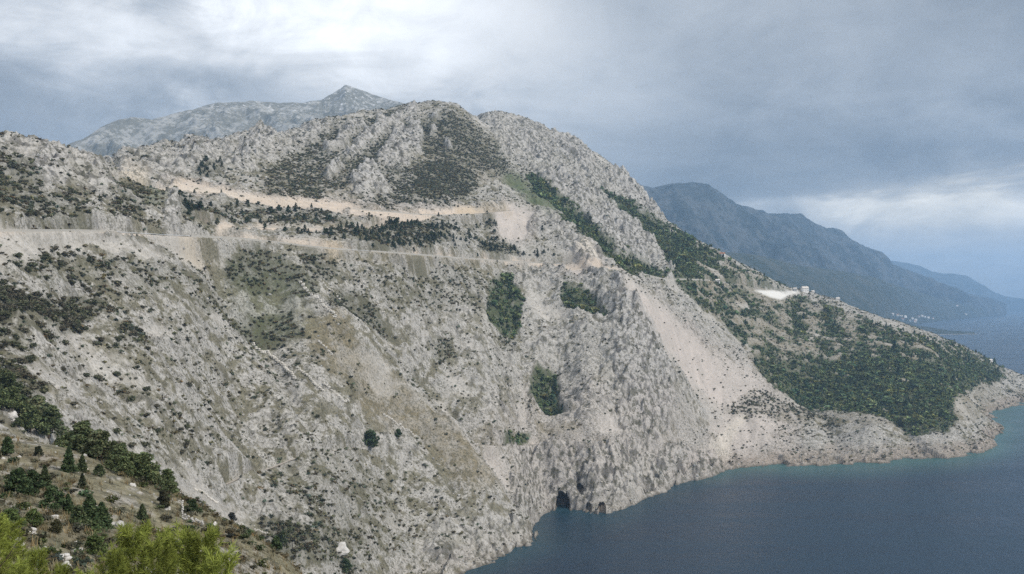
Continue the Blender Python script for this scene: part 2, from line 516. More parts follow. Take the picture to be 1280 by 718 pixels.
# loose stone
scree_c.add(1.0, [(776, 345), (800, 358), (840, 398), (880, 438), (902, 470), (915, 500), (890, 500), (860, 480), (832, 450), (806, 412), (787, 375)], 4)
scree_c.add(.95, [(185, 300), (225, 300), (265, 330), (252, 345), (215, 322)], 4)
scree_c.add(.75, [(-60, 292), (0, 292), (80, 290), (190, 308), (225, 335), (180, 332), (100, 318), (0, 340), (-60, 340)], 6)
scree_c.add(1.0, [(585, 262), (650, 258), (665, 268), (655, 300), (634, 300), (612, 278), (570, 273)], 3)
band_c.add(1.0, [(200, 232), (230, 233), (262, 238), (300, 241), (330, 247), (375, 249), (420, 255), (445, 261), (425, 271), (380, 265), (345, 262), (300, 253), (255, 247), (200, 241)], 1.5)
band_c.add(1.0, [(440, 260), (520, 266), (590, 259), (600, 273), (520, 276), (440, 270)], 1.5)
pink_c.add(.8, [(200, 228), (440, 252), (600, 256), (600, 276), (440, 272), (200, 246)], 3)
scree_c.add(.75, [(855, 465), (955, 478), (985, 530), (955, 572), (915, 578), (890, 540)], 9)
band_c.add(.9, [(-40, 288), (100, 287), (230, 295), (300, 299), (420, 308), (560, 317), (700, 328), (775, 336), (775, 342), (700, 336), (560, 327), (420, 318), (300, 309), (230, 306), (100, 298), (-40, 299)], 1.5)
band_c.add(1.0, [(270, 289), (330, 282), (420, 284), (480, 282), (480, 287), (420, 291), (330, 291), (270, 297)], 1.5)
scree_c.add(.9, [(700, 335), (735, 333), (732, 350), (706, 355)], 2)
scree_c.add(.9, [(608, 556), (626, 558), (640, 596), (646, 612), (634, 606)], 3)
scree_c.add(.8, [(535, 485), (545, 490), (605, 548), (590, 551), (535, 502)], 3)
grass_c.add(.75, [(840, 320), (905, 325), (1000, 372), (1100, 406), (1200, 434), (1262, 472), (1190, 540), (1060, 525), (960, 490), (930, 440), (880, 390)], 8)
scree_c.add(.7, [(850, 430), (905, 440), (945, 470), (960, 505), (935, 530), (905, 530), (880, 505)], 9)
scree_c.add(.65, [(880, 440), (945, 450), (962, 500), (925, 522), (900, 490)], 6)
scree_c.add(.7, [(155, 398), (200, 404), (232, 420), (225, 432), (170, 418)], 4)
scree_c.add(.6, [(640, 485), (662, 495), (668, 530), (650, 530)], 5)
scree_c.add(.6, [(0, 278), (150, 285), (220, 292), (220, 300), (100, 298), (0, 296)], 3)
pink_c.add(1.0, [(776, 345), (850, 398), (960, 470), (1000, 520), (1000, 580), (840, 600), (900, 520), (860, 480), (806, 412)], 8)
pink_c.add(.8, [(560, 258), (670, 255), (668, 305), (630, 305), (600, 278)], 5)
pink_c.add(.6, [(660, 480), (870, 500), (900, 580), (660, 640), (560, 560)], 20)
pink_c.add(.7, [(690, 330), (745, 300), (755, 335), (730, 355), (700, 358)], 4)
ochre_c.add(.5, [(215, 300), (262, 326), (265, 340), (240, 335)], 5)
ochre_c.add(.9, [(402, 309), (428, 308), (428, 326), (405, 326)], 4)
ochre_c.add(.7, [(147, 218), (178, 218), (190, 232), (148, 228)], 4)
ochre_c.add(.7, [(570, 262), (630, 258), (640, 268), (580, 272)], 4)
white_c.add(1.0, [(716, 312), (733, 300), (748, 331), (737, 332)], 2)
white_c.add(.8, [(147, 219), (170, 216), (188, 231), (149, 228)], 3)
white_c.add(.8, [(885, 560), (910, 530), (935, 510), (930, 530), (912, 555), (910, 582), (900, 582)], 3)
white_c.add(.7, [(205, 234), (300, 243), (340, 250), (300, 250), (205, 239)], 2)
lot_c = Cover()
lot_c.add(1.0, [(942, 363), (996, 364), (1000, 366), (985, 370), (976, 375), (960, 371)], .8)
wood_c.add(0, [(938, 361), (1002, 362), (1002, 368), (976, 377), (955, 374)], 1.5, 'set')
# dry grass
grass_c.add(.85, [(375, 390), (430, 398), (450, 440), (520, 515), (600, 575), (640, 640), (600, 625), (520, 560), (470, 530), (420, 480), (385, 440)], 9)
grass_c.add(.45, [(420, 316), (620, 328), (700, 334), (700, 345), (600, 350), (480, 340), (420, 330)], 6)
grass_c.add(.7, [(890, 325), (1000, 372), (1100, 402), (1180, 430), (1000, 440), (930, 415), (890, 370)], 10)
grass_c.add(.6, [(525, 140), (600, 150), (640, 230), (560, 250), (505, 245), (525, 190)], 8)
grass_c.add(.6, [(900, 530), (1180, 545), (1230, 530), (1270, 480), (1180, 505), (1000, 510)], 8)
grass_c.add(.6, [(330, 210), (470, 205), (440, 262), (300, 246)], 12)
grass_c.add(.6, [(655, 530), (720, 535), (740, 552), (680, 553)], 6)
green_c.add(1.0, [(622, 222), (640, 220), (660, 232), (695, 262), (690, 272), (660, 255)], 4)
green_c.add(.5, [(170, 240), (205, 240), (205, 256), (175, 252)], 4)
green_c.add(.35, [(280, 326), (380, 345), (385, 425), (310, 430), (290, 380)], 10)
# bare rock
rock_c.add(.9, [(395, 230), (440, 185), (500, 143), (525, 132), (522, 200), (505, 215), (480, 250), (400, 250)], 6)
rock_c.add(1.0, [(590, 138), (650, 138), (725, 178), (745, 208), (800, 238), (828, 268), (812, 272), (765, 240), (745, 235), (790, 262), (815, 300), (835, 335), (790, 318), (740, 280), (690, 235), (640, 195), (610, 160)], 4)
rock_c.add(1.0, [(775, 350), (800, 382), (830, 450), (848, 495), (838, 560), (770, 560), (748, 500), (760, 420), (740, 380)], 8)
rock_c.add(1.0, [(640, 560), (860, 560), (920, 585), (860, 625), (640, 650)], 6)
rock_c.add(.9, [(-100, 170), (0, 172), (130, 198), (155, 240), (100, 240), (-100, 215)], 6)
rock_c.add(.9, [(205, 258), (222, 252), (228, 275), (222, 290), (200, 290)], 4)
rock_c.add(.8, [(130, 200), (200, 184), (330, 165), (420, 148), (430, 170), (330, 210), (240, 230), (160, 230)], 8)
rock_c.add(.8, [(655, 258), (700, 272), (750, 310), (770, 335), (740, 335), (700, 300)], 4)
rock_c.add(.7, [(560, 640), (660, 660), (670, 690), (590, 718), (520, 718)], 10)
rock_c.add(.45, [(470, 400), (620, 350), (760, 350), (760, 560), (600, 540)], 20)
for c_ in (wood_c, scrub_c):
    c_.add(0.02, [(497, 150), (521, 186), (527, 195), (526, 204), (490, 212), (474, 205)], 2, 'set')    # bare slabs
    c_.add(0.02, [(400, 250), (470, 225), (485, 240), (440, 258)], 3, 'set')
    c_.add(0.02, [(470, 165), (510, 140), (524, 138), (521, 153), (500, 152), (440, 195), (410, 210)], 2, 'set')

def line_area(c, val, pts, w, soft):
    p = np.array(pts, float)
    t = np.gradient(p, axis=0)
    t /= np.linalg.norm(t, axis=1)[:, None]
    n_ = np.stack([-t[:, 1], t[:, 0]], 1) * w / 2
    c.add(val, [tuple(q) for q in np.concatenate([p + n_, (p - n_)[::-1]])], soft)


gully_c, spur_c = Cover(), Cover()
for val, pts, w in ((1.0, [(500, 445), (535, 485), (570, 520), (605, 550), (632, 595), (648, 640)], 18), (.9, [(632, 335), (633, 420), (648, 490), (645, 545)], 26),
                    (.8, [(690, 440), (690, 530)], 22), (.7, [(405, 355), (450, 385), (500, 430)], 18), (.7, [(262, 330), (300, 400), (350, 470), (400, 560)], 18),
                    (.8, [(60, 420), (130, 480), (190, 545), (250, 615)], 22), (.7, [(735, 365), (760, 400)], 20), (.6, [(560, 600), (585, 660), (600, 705)], 16),
                    (.3, [(712, 575), (722, 605), (726, 640)], 12), (.6, [(870, 450), (905, 520), (912, 575)], 16), (.6, [(1000, 480), (1040, 540), (1050, 575)], 18), (.6, [(1120, 520), (1150, 565)], 16)):
    line_area(gully_c, val, pts, w, w * .35)
for val, pts, w in ((1.0, [(415, 395), (470, 455), (520, 512), (570, 565), (620, 625), (650, 672)], 24), (.9, [(700, 345), (725, 420), (740, 500), (735, 545)], 26),
                    (1.0, [(795, 378), (822, 430), (845, 490), (840, 540)], 22), (.8, [(555, 345), (590, 420), (598, 480)], 26), (.9, [(110, 400), (190, 470), (270, 555), (340, 650)], 26),
                    (.7, [(215, 350), (290, 440), (360, 530), (430, 640)], 24), (.8, [(690, 560), (695, 600)], 14), (.8, [(745, 565), (742, 620)], 14), (.7, [(800, 560), (800, 610)], 18),
                    (.7, [(660, 440), (668, 470), (672, 540)], 14), (.6, [(940, 490), (960, 560)], 22), (.6, [(1080, 530), (1095, 570)], 22)):
    line_area(spur_c, val, pts, w, w * .35)
slab_c = Cover()
for poly in ([(523, 157), (528, 178), (522, 194), (513, 194), (475, 207), (477, 194), (491, 178), (513, 161)],
             [(439, 242), (451, 246), (479, 237), (477, 223), (458, 213), (444, 230)],
             [(522, 133), (522, 149), (515, 156), (503, 149), (470, 178), (451, 194), (432, 208), (437, 194), (463, 166), (494, 147), (508, 135)],
             [(408, 192), (427, 170), (456, 159), (460, 163), (441, 175), (425, 192), (413, 194)],
             [(408, 220), (423, 206), (425, 220), (415, 227)],
             [(380, 168), (395, 159), (411, 168), (399, 176)],
             [(555, 178), (560, 176), (562, 190), (556, 190)], [(536, 147), (548, 143), (552, 152), (540, 156)], [(538, 165), (546, 162), (548, 170), (539, 172)],
             [(770, 352), (800, 384), (828, 440), (846, 492), (838, 540), (800, 545), (775, 470), (765, 400)],
             [(720, 262), (760, 270), (778, 285), (792, 300), (800, 320), (788, 330), (772, 318), (755, 300)],
             [(690, 165), (722, 180), (742, 206), (735, 222), (712, 205), (695, 185)], [(680, 215), (705, 222), (740, 250), (730, 258), (700, 240)], [(640, 160), (670, 172), (690, 200), (670, 200), (645, 180)], [(740, 268), (765, 262), (795, 290), (812, 330), (795, 328), (770, 310), (745, 290)],
             [(765, 216), (800, 240), (826, 266), (822, 274), (800, 262), (770, 236)],
             [(205, 258), (222, 252), (228, 272), (220, 288), (203, 284)],
             [(720, 310), (745, 325), (752, 338), (735, 338), (712, 322)],
             [(50, 200), (75, 196), (82, 222), (60, 236), (45, 225)], [(300, 186), (330, 172), (345, 182), (320, 204), (298, 205)], [(230, 190), (262, 182), (268, 200), (240, 212)]):
    slab_c.add(1.0, poly, 1.6)

# ------------------------------------------------------------------ roads (lines on the ground)
ROADS = {
    'coast_road': [(-170, 292, 375), (-80, 290, 392), (0, 290, 416), (100, 290, 495), (200, 295, 566), (300, 300, 660), (400, 311, 704), (450, 314.5, 742), (500, 318, 784), (540, 321, 852),
                   (580, 324, 914), (640, 328, 1002), (700, 331, 1047), (740, 333, 1060), (775, 338, 1072), (800, 344, 1092), (828, 350, 1160), (850, 350, 1225),
                   (890, 352, 1345), (930, 360, 1440), (970, 367, 1520), (1010, 372, 1570)],
    'upper_road': [(140, 232, 740), (200, 237, 773), (300, 246.5, 812), (360, 254, 835), (420, 261, 868), (480, 266, 915), (540, 270, 967), (600, 267, 1050), (640, 263, 1105)],
    'terrace_track': [(250, 292, 650), (300, 286, 710), (360, 285, 745), (420, 286, 790), (480, 283.5, 870), (520, 280, 925)],
}


def densify(pts, n=14):
    p = np.array([((a - CX) / F * D, D, zof(b, D)) for a, b, D in pts])
    q = np.concatenate([[2 * p[0] - p[1]], p, [2 * p[-1] - p[-2]]])
    out = []
    for i in range(1, len(q) - 2):
        for t in np.linspace(0, 1, n, endpoint=False):
            a, b, c, d = q[i - 1], q[i], q[i + 1], q[i + 2]
            out.append(0.5 * ((2 * b) + (c - a) * t + (2 * a - 5 * b + 4 * c - d) * t ** 2 + (3 * b - a - 3 * c + d) * t ** 3))
    out.append(q[-2])
    return np.array(out)


def on_ground(pts):
    """the smooth ground first met in each direction"""
    out = []
    ds = np.exp(np.linspace(math.log(130), math.log(2200), 4000))
    for a, b in pts:
        rows = HOR - (base_z(np.full(ds.shape, float(a)), ds) - EYE) * F / ds
        out.append((a, b, float(ds[np.argmax(rows <= b)])))
    return out


ROADS['footpath_cliff'] = on_ground([(598, 556), (620, 557), (645, 557), (670, 556), (700, 554), (728, 552), (745, 553), (770, 557), (800, 562), (830, 571)])
ROADS['footpath_karst'] = on_ground([(282, 606), (300, 598), (322, 591), (345, 583), (368, 574), (395, 569), (425, 563), (455, 562)])
ROADLINES = {k: densify(v) for k, v in ROADS.items()}
ROADHALF = {'coast_road': 4.6, 'upper_road': 6.0, 'terrace_track': 2.6, 'footpath_cliff': 1.3, 'footpath_karst': 1.1}
BENCH = 6.0

# ------------------------------------------------------------------ the ground mesh
px_axis = np.arange(PX0, PX1 + 0.1, 1.25)


def ring(a, b, n):
    return np.exp(np.linspace(math.log(a), math.log(b), n, endpoint=False))


d_axis = np.concatenate([ring(6, 120, 240), ring(120, 480, 480), ring(480, 1150, 780), ring(1150, 2300, 560), [2300]])
PXG, DG = np.meshgrid(px_axis.astype(np.float32), d_axis.astype(np.float32))
XG = DG * (PXG - CX) / F
YG = DG
ZB = base_z(PXG, DG).astype(np.float32)
PYG = (HOR - (ZB - EYE) * F / DG).astype(np.float32)

# coordinates laid along the slopes, so that detail is not drawn out down the steep faces
XC = XG - .85 * ZB
YC = YG + .85 * ZB

# break the outlines of the areas up so that no border is a clean curve
wx = fbm(XG, YG, 38, 3, 101)
wy = fbm(XG, YG, 38, 3, 131)
wpx = PXG + wx * 26 * 300 / np.maximum(DG, 300) * 1.6
wpy = PYG + wy * 18 * 300 / np.maximum(DG, 300) * 1.6
SCRUB = scrub_c.at(wpx, wpy)
WOOD = wood_c.at(wpx, wpy)
PINE = pine_c.at(wpx, wpy)
SCREE = scree_c.at(wpx, wpy)
GRASS = grass_c.at(wpx, wpy)
ROCK = rock_c.at(wpx, wpy)
PINK = pink_c.at(wpx, wpy)
GREEN = green_c.at(wpx, wpy)
OCHRE = ochre_c.at(wpx, wpy)
WHITE = white_c.at(PXG, PYG)
NEAR = 1 - sstep(DG, 128, 165)              # the near spur
for a_ in (SCRUB, WOOD, PINE, SCREE, ROCK, PINK, GREEN, OCHRE, WHITE):
    a_ *= (1 - NEAR)
GRASS = np.maximum(GRASS * (1 - NEAR), NEAR)

BAND = band_c.at(PXG + wx * 10, PYG + wy * 9) * (1 - NEAR)
SLAB = slab_c.at(PXG + wx * 14, PYG + wy * 12) * (1 - NEAR)


def crisp(m, seed, wl=14, lo=.30, hi=.52, k=.55):
    """fray the soft border of an area into tongues and islands"""
    n = fbm(XC, YC, wl, 4, seed, gain=.62)
    return m * sstep(m + k * n * (m > .01) * (1 - .3 * m), lo * np.minimum(1, m.max()), hi)


SCREE = np.maximum(crisp(SCREE, 501, 16, .28, .66, .6), BAND * sstep(BAND + .5 * fbm(XC, YC, 9, 3, 505), .2, .6))
for a_ in (SCRUB, WOOD, PINE, GRASS):
    a_ *= 1 - .85 * BAND * (1 - NEAR)
SCRUB = crisp(SCRUB, 511, 13, .16, .36, .6)
WOOD = crisp(WOOD, 521, 12, .22, .42, .5)
_h = fbm(XC, YC, 34, 5, 523, gain=.6)
WOOD = WOOD * np.where(PXG > 870, sstep(_h + .30 * sstep(PYG, 425, 475) + .06, -.12, .10), sstep(_h, -.55, -.25))
ROCK = np.maximum(crisp(ROCK, 531, 20, .25, .55, .5) * (1 - .8 * SCRUB), SLAB)
SCRUB = SCRUB * (1 - SLAB)
_o = fbm(XC, YC, 80, 4, 601, gain=.55)
ROCK = np.maximum(ROCK, (.45 + .35 * sstep(PXG, 560, 680)) * sstep(_o, .06, .34) * (1 - sstep(PXG, 850, 900)) * (1 - SCRUB) * (1 - WOOD) * (1 - NEAR) * (1 - SCREE))
SCREE = np.maximum(SCREE, .62 * sstep(-_o, .16, .42) * (1 - .8 * np.maximum(SCRUB, WOOD)) * (1 - NEAR) * (1 - SLAB))
WOOD = WOOD * (1 - SLAB)
GRASS = GRASS * (1 - SLAB)
GRASS = np.where(NEAR > .5, GRASS, crisp(GRASS, 541, 16, .22, .5, .6))


def blocks(x, y, wl, seed):
    """jointed blocks: a random height and the distance to the cell's middle, per cell"""
    r = np.random.default_rng(seed)
    tx = r.random(4096).astype(np.float32)
    ty = r.random(4096).astype(np.float32)
    th = r.random(4096).astype(np.float32)
    x = (x / wl).astype(np.float32)
    y = (y / wl).astype(np.float32)
    xi = np.floor(x).astype(np.int32)
    yi = np.floor(y).astype(np.int32)
    best = np.full(x.shape, 9.0, np.float32)
    hh = np.zeros(x.shape, np.float32)
    for ox in (-1, 0, 1):
        for oy in (-1, 0, 1):
            k = ((xi + ox) * 73 + (yi + oy) * 1031) & 4095
            d = (xi + ox + tx[k] - x) ** 2 + (yi + oy + ty[k] - y) ** 2
            m = d < best
            best = np.where(m, d, best)
            hh = np.where(m, th[k], hh)
    return hh - .5, np.sqrt(best)


far = np.clip(DG / 500.0, 0.0, 1.0)
amp_big = (0.15 + 0.85 * sstep(DG, 120, 420))
smooth_area = np.clip(1 - 0.8 * SCREE - 0.5 * GRASS, 0.12, 1)
N1 = fbm(XG, YG, 70, 3, 11)
N2 = fbm(XG, YG, 26, 3, 23, ridged=True)
# gullies and ribs that run down all sides of the bay
BX, BY = 170.0, 640.0
ANG = np.arctan2(XG - BX, YG - BY)
RAD = np.hypot(XG - BX, YG - BY)
N3 = fbm(ANG * 420 + 26 * wx, RAD / 2.6 + 20 * wy, 34, 4, 37, gain=.55, ridged=True)
# beds that run down to the right across the face
BED = fbm(XG * .75 + ZB * .95 + 5 * wy, (XG - .8 * ZB) / 7.0 + YG / 9.0, 7.5, 3, 61, gain=.55, ridged=True)
# strata, tilted
tilt = XG * .55 + YG * .35 + ZB * 1.1 + 9 * N1
N6 = np.abs(((tilt / 7.0) % 1.0) - .5) * 2
N4 = fbm(XC, YC, 7.5, 4, 51, gain=0.6, ridged=True)
N5 = fbm(XC, YC, 2.4, 2, 67, gain=0.6)
B1, E1 = blocks(XC + 5 * wx, YC + 5 * wy, 15.0, 71)
B2, E2 = blocks(XC + 2 * wy, YC + 2 * wx, 5.5, 73)
B3, E3 = blocks(XC, YC, 2.3, 79)
HEAVY = sstep(DG, 520, 900)
B0, E0 = blocks(XC * .8 + 9 * wx, YC * .8 + 9 * wy, 30.0, 69)
REAR = sstep(DG, 1120, 1320) * sstep(PXG, 560, 640) * (1 - sstep(PXG, 845, 890))
DZ = amp_big * smooth_area * (.9 + 1.3 * ROCK) * BED
DZ += amp_big * (6.5 * N1 + (1.0 + 3.4 * ROCK) * N2 * smooth_area + (2.2 + 3.2 * ROCK) * N3 * smooth_area)
DZ += (9.0 * spur_c.at(PXG + wx * 8, PYG + wy * 8) - 10.0 * gully_c.at(PXG + wx * 8, PYG + wy * 8)) * (1 - NEAR) * np.clip(DG / 700, .4, 1.1)
DZ += HEAVY * (4.0 * SLAB * (1 - sstep(ZB, 420, 470) * (PXG < 560)) * np.maximum(sstep(1530 - DG, 0, 150), .9 * sstep(PXG, 640, 680)) - 4.0 * WOOD - 2.5 * np.clip(SCRUB, 0, 1) * sstep(DG, 1000, 1250))
DZ += ROCK * (B0 * 11 + (.5 - E0) * 5 + 4 * (N2 - .4)) * np.maximum(np.maximum(REAR, .25 * HEAVY), .75 * (1 - sstep(ZB, 35, 75)) * (DG > 600) * (PXG > 630) * (PXG < 900)) * (1 - .8 * sstep(ZB, 440, 500))
DZ += ROCK * smooth_area * (B1 * 6.5 * (.35 + .65 * HEAVY) + (1 - E1) * 1.5 + 1.5 * N6) * (1 - .7 * sstep(ZB, 430, 490))
DZ += smooth_area * (.8 + 1.1 * ROCK) * (B2 * 1.9 + .6 * N4) * (0.25 + 0.75 * sstep(DG, 120, 300))
DZ += smooth_area * (.65 + .5 * ROCK) * B3 * (0.25 + 0.75 * sstep(DG, 60, 300))
DZ += (0.3 + 0.7 * sstep(DG, 60, 300)) * 0.2 * N5 * smooth_area
SHORE = np.exp(-(ZB / 7.0) ** 2) * (DG > 450)
DZ += SHORE * (B0 * 12.0 + B1 * 9.0 + B2 * 3.0)
# keep the water's edge where it is, only frayed
edge = sstep(ZB, -10, 26)
DZ *= (0.55 + 0.45 * edge) * np.where(ZB < -6, 0.4, 1.0)
ZG = ZB + DZ

# cut the roads into the slopes
ROADD = np.full(ZG.shape, 99.0, np.float32)
PATHD = ROADD.copy()
for name, line in ROADLINES.items():
    half = ROADHALF[name]
    BENCH = 3.5 if half > 2 else 2.0
    reach = half + 16
    DIST = ROADD if half > 2 else PATHD
    for a, b in zip(line[:-1], line[1:]):
        d0, d1 = min(a[1], b[1]) - reach, max(a[1], b[1]) + reach
        i0, i1 = np.searchsorted(d_axis, [max(d0, 6), d1])
        dm = max(min(a[1], b[1]) - reach, 50)
        xs = [CX + F * (min(a[0], b[0]) - reach) / dm, CX + F * (max(a[0], b[0]) + reach) / dm,
              CX + F * (min(a[0], b[0]) - reach) / d1, CX + F * (max(a[0], b[0]) + reach) / d1]
        j0, j1 = np.searchsorted(px_axis, [min(xs), max(xs)])
        if i1 <= i0 or j1 <= j0:
            continue
        s = (slice(i0, i1), slice(j0, j1))
        ax, ay = XG[s] - a[0], YG[s] - a[1]
        ex, ey = b[0] - a[0], b[1] - a[1]
        L2 = ex * ex + ey * ey
        t = np.clip((ax * ex + ay * ey) / L2, 0, 1)
        dd = np.hypot(ax - t * ex, ay - t * ey)
        tz = a[2] + t * (b[2] - a[2]) - 0.05
        better = dd < DIST[s]
        DIST[s] = np.where(better, dd, DIST[s])
        wgt = 1 - sstep(dd, half + 0.5, half + BENCH)
        # weight only applied where this segment is the nearest so far
        ZG[s] = np.where(better & (wgt > 0), ZG[s] * (1 - wgt) + tz * wgt, ZG[s])
CUT = np.maximum(1 - sstep(ROADD + 2.5 * N4, 4.5, 8), .8 * (1 - sstep(PATHD, .8, 2.0)))

PYG = (HOR - (ZG - EYE) * F / DG).astype(np.float32)

# sea caves and clefts in the cliff foot
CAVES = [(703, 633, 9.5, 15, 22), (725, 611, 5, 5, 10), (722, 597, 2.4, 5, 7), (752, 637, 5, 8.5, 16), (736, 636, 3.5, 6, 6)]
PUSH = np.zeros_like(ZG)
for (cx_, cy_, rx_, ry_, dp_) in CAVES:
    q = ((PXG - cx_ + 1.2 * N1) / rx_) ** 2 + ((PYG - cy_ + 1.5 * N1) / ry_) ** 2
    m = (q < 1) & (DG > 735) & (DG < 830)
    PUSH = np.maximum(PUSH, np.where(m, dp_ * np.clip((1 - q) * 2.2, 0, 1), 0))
XF = XG * (1 + PUSH / DG)
YF = YG + PUSH

# ------------------------------------------------------------------ ground colours (what the ground is made of)
V = lambda r, g, b: np.array([r, g, b], np.float32)
n_a = fbm(XC, YC, 45, 4, 201)[..., None]
n_b = fbm(XC, YC, 9, 4, 211, gain=0.6)[..., None]
n_c = fbm(XC, YC, 3.0, 2, 223, gain=0.7)[..., None]


def lay(c, col_, w):
    return c * (1 - w) + col_ * w


lime = V(.41, .394, .366)
COLR = np.broadcast_to(lime, ZG.shape + (3,)).copy()
COLR *= (1 + 0.16 * n_a + 0.16 * n_b)
# thin soil and dead grass between the stones
soil = V(.158, .144, .090) * (1 + 0.25 * n_b)
n_d = fbm(XC, YC, 14, 5, 231, gain=.68)[..., None]
wsoil = sstep(n_d + .50 * n_a + .30 * (E2[..., None] - .5) - .20 * N3[..., None] - .17 * BED[..., None] + (.17 * (1 - sstep(PXG, 600, 700)) * (1 - ROCK))[..., None], -.12, .14) * (0.85 - 0.62 * ROCK[..., None] - 0.75 * SCREE[..., None])
COLR = lay(COLR, soil, np.clip(wsoil, 0, 1))
COLR = lay(COLR, V(.43, .415, .395) * (1 + .1 * n_b), .7 * SLAB[..., None])
COLR = lay(COLR, V(.45, .395, .36) * (1 + 0.07 * n_b), 0.55 * PINK[..., None])
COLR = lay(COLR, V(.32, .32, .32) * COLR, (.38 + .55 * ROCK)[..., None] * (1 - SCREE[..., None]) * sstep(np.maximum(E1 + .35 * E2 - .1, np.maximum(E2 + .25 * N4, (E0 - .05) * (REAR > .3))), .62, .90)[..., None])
COLR = lay(COLR, V(.215, .18, .115) * (1 + 0.3 * n_b + .2 * n_c), np.clip(GRASS[..., None] * (0.70 + 0.6 * n_b + .5 * n_d), 0, 1))
RUN = fbm(ANG * 420 + 10 * wx, RAD / 3.5 + 6 * wy, 9, 4, 241, gain=.6)[..., None]
COLR = lay(COLR, V(.43, .405, .37) * (1 + 0.14 * n_b + .22 * RUN), np.clip(SCREE[..., None] * (.85 + .5 * RUN + .4 * n_d), 0, .92))
COLR = lay(COLR, V(.455, .405, .37) * (1 + 0.12 * n_b + .26 * RUN), np.clip((SCREE * PINK)[..., None] * (.85 + .4 * RUN + .4 * n_d), 0, .92))
COLR = lay(COLR, V(.52, .44, .36) * (1 + .2 * n_b), np.clip(.85 * BAND[..., None] * (1 + 1.2 * n_d), 0, .9))
COLR = lay(COLR, V(.44, .34, .20), 0.7 * OCHRE[..., None])
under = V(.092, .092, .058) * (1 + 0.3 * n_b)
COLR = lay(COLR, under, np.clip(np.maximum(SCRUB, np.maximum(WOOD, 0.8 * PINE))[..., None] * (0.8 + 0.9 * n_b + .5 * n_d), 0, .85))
COLR = lay(COLR, V(.082, .100, .050) * (1 + .3 * n_b), np.clip(WOOD[..., None] * (.95 + .9 * n_b + .4 * n_d), 0, .9))
COLR = lay(COLR, V(.075, .105, .035) * (1 + 0.3 * n_b), 0.9 * GREEN[..., None])
COLR = lay(COLR, V(.43, .37, .32) * (1 + .12 * n_b), 0.6 * (CUT * (1 - sstep(np.abs(N2), .2, .7) * .6))[..., None])
COLR = lay(COLR, V(.58, .53, .46) * (1 + .2 * RUN), 0.8 * WHITE[..., None])
COLR = lay(COLR, V(.66, .65, .62), .95 * (lot_c.at(PXG, PYG) * (DG > 1300))[..., None])
# strandline: reddish-grey rock, then a dark wet band at the water
zz = ZG[..., None]
rightside = sstep(PXG, 860, 960)[..., None]
COLR = lay(COLR, V(.30, .245, .20) * (1 + .35 * n_b), (1 - sstep(zz + 9 * n_d, 3, 17)) * (.2 + .5 * rightside))
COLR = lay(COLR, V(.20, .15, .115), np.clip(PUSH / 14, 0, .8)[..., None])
COLR = lay(COLR, V(.13, .115, .10), (1 - sstep(zz + .6 * n_c, .5, 1.5)) * 0.8)
nearspur = NEAR[..., None]
COLR = lay(COLR, lay(V(.225, .205, .135), V(.37, .35, .32), sstep(n_b + n_c * .6 + .5 * n_d, .10, .40) * .85) * (1 + .35 * n_c), nearspur * .92)
COLR = lay(COLR, V(.20, .14, .09), nearspur * sstep(n_a, .12, .4) * .4)
COLR = np.clip(COLR, 0.02, 0.8)


def mesh_from_arrays(name, verts, faces, mat, smooth=True, colors=None, extra=None):
    me = bpy.data.meshes.new(name)
    nv, nf, k = len(verts), len(faces), faces.shape[1]
    me.vertices.add(nv)
    me.vertices.foreach_set('co', np.ascontiguousarray(verts, np.float32).ravel())
    me.loops.add(nf * k)
    me.loops.foreach_set('vertex_index', np.ascontiguousarray(faces, np.int32).ravel())
    me.polygons.add(nf)
    me.polygons.foreach_set('loop_start', np.arange(0, nf * k, k, dtype=np.int32))
    me.polygons.foreach_set('loop_total', np.full(nf, k, np.int32))
    me.polygons.foreach_set('use_smooth', np.full(nf, smooth, bool))
    if colors is not None:
        at = me.attributes.new('tone', 'FLOAT_COLOR', 'POINT')
        c4 = np.ones((nv, 4), np.float32)
        c4[:, :3] = colors
        at.data.foreach_set('color', c4.ravel())
    for kx, arr in (extra or {}).items():
        at = me.attributes.new(kx, 'FLOAT', 'POINT')
        at.data.foreach_set('value', np.ascontiguousarray(arr, np.float32).ravel())
    me.update()
    me.validate()
    if mat:
        me.materials.append(mat)
    return me


def link(name, me, parent=None, loc=None):
    o = bpy.data.objects.new(name, me)
    COL.objects.link(o)
    if parent:
        o.parent = parent
    if loc is not None:
        o.location = loc
    return o


def tag(o, label=None, cat=None, group=None, kind=None):
    for k, v in (('label', label), ('category', cat), ('group', group), ('kind', kind)):
        if v:
            o[k] = v
    return o


# ------------------------------------------------------------------ materials
def new_mat(name):
    m = bpy.data.materials.new(name)
    m.use_nodes = True
    nt = m.node_tree
    nt.nodes.clear()
    T = NT(nt)
    out = T.new('ShaderNodeOutputMaterial')
    p = T.new('ShaderNodeBsdfPrincipled')
    T.link(p.outputs[0], out.inputs[0])
    p.inputs['Roughness'].default_value = 0.9
    p.inputs['Specular IOR Level'].default_value = 0.15
    return m, T, p


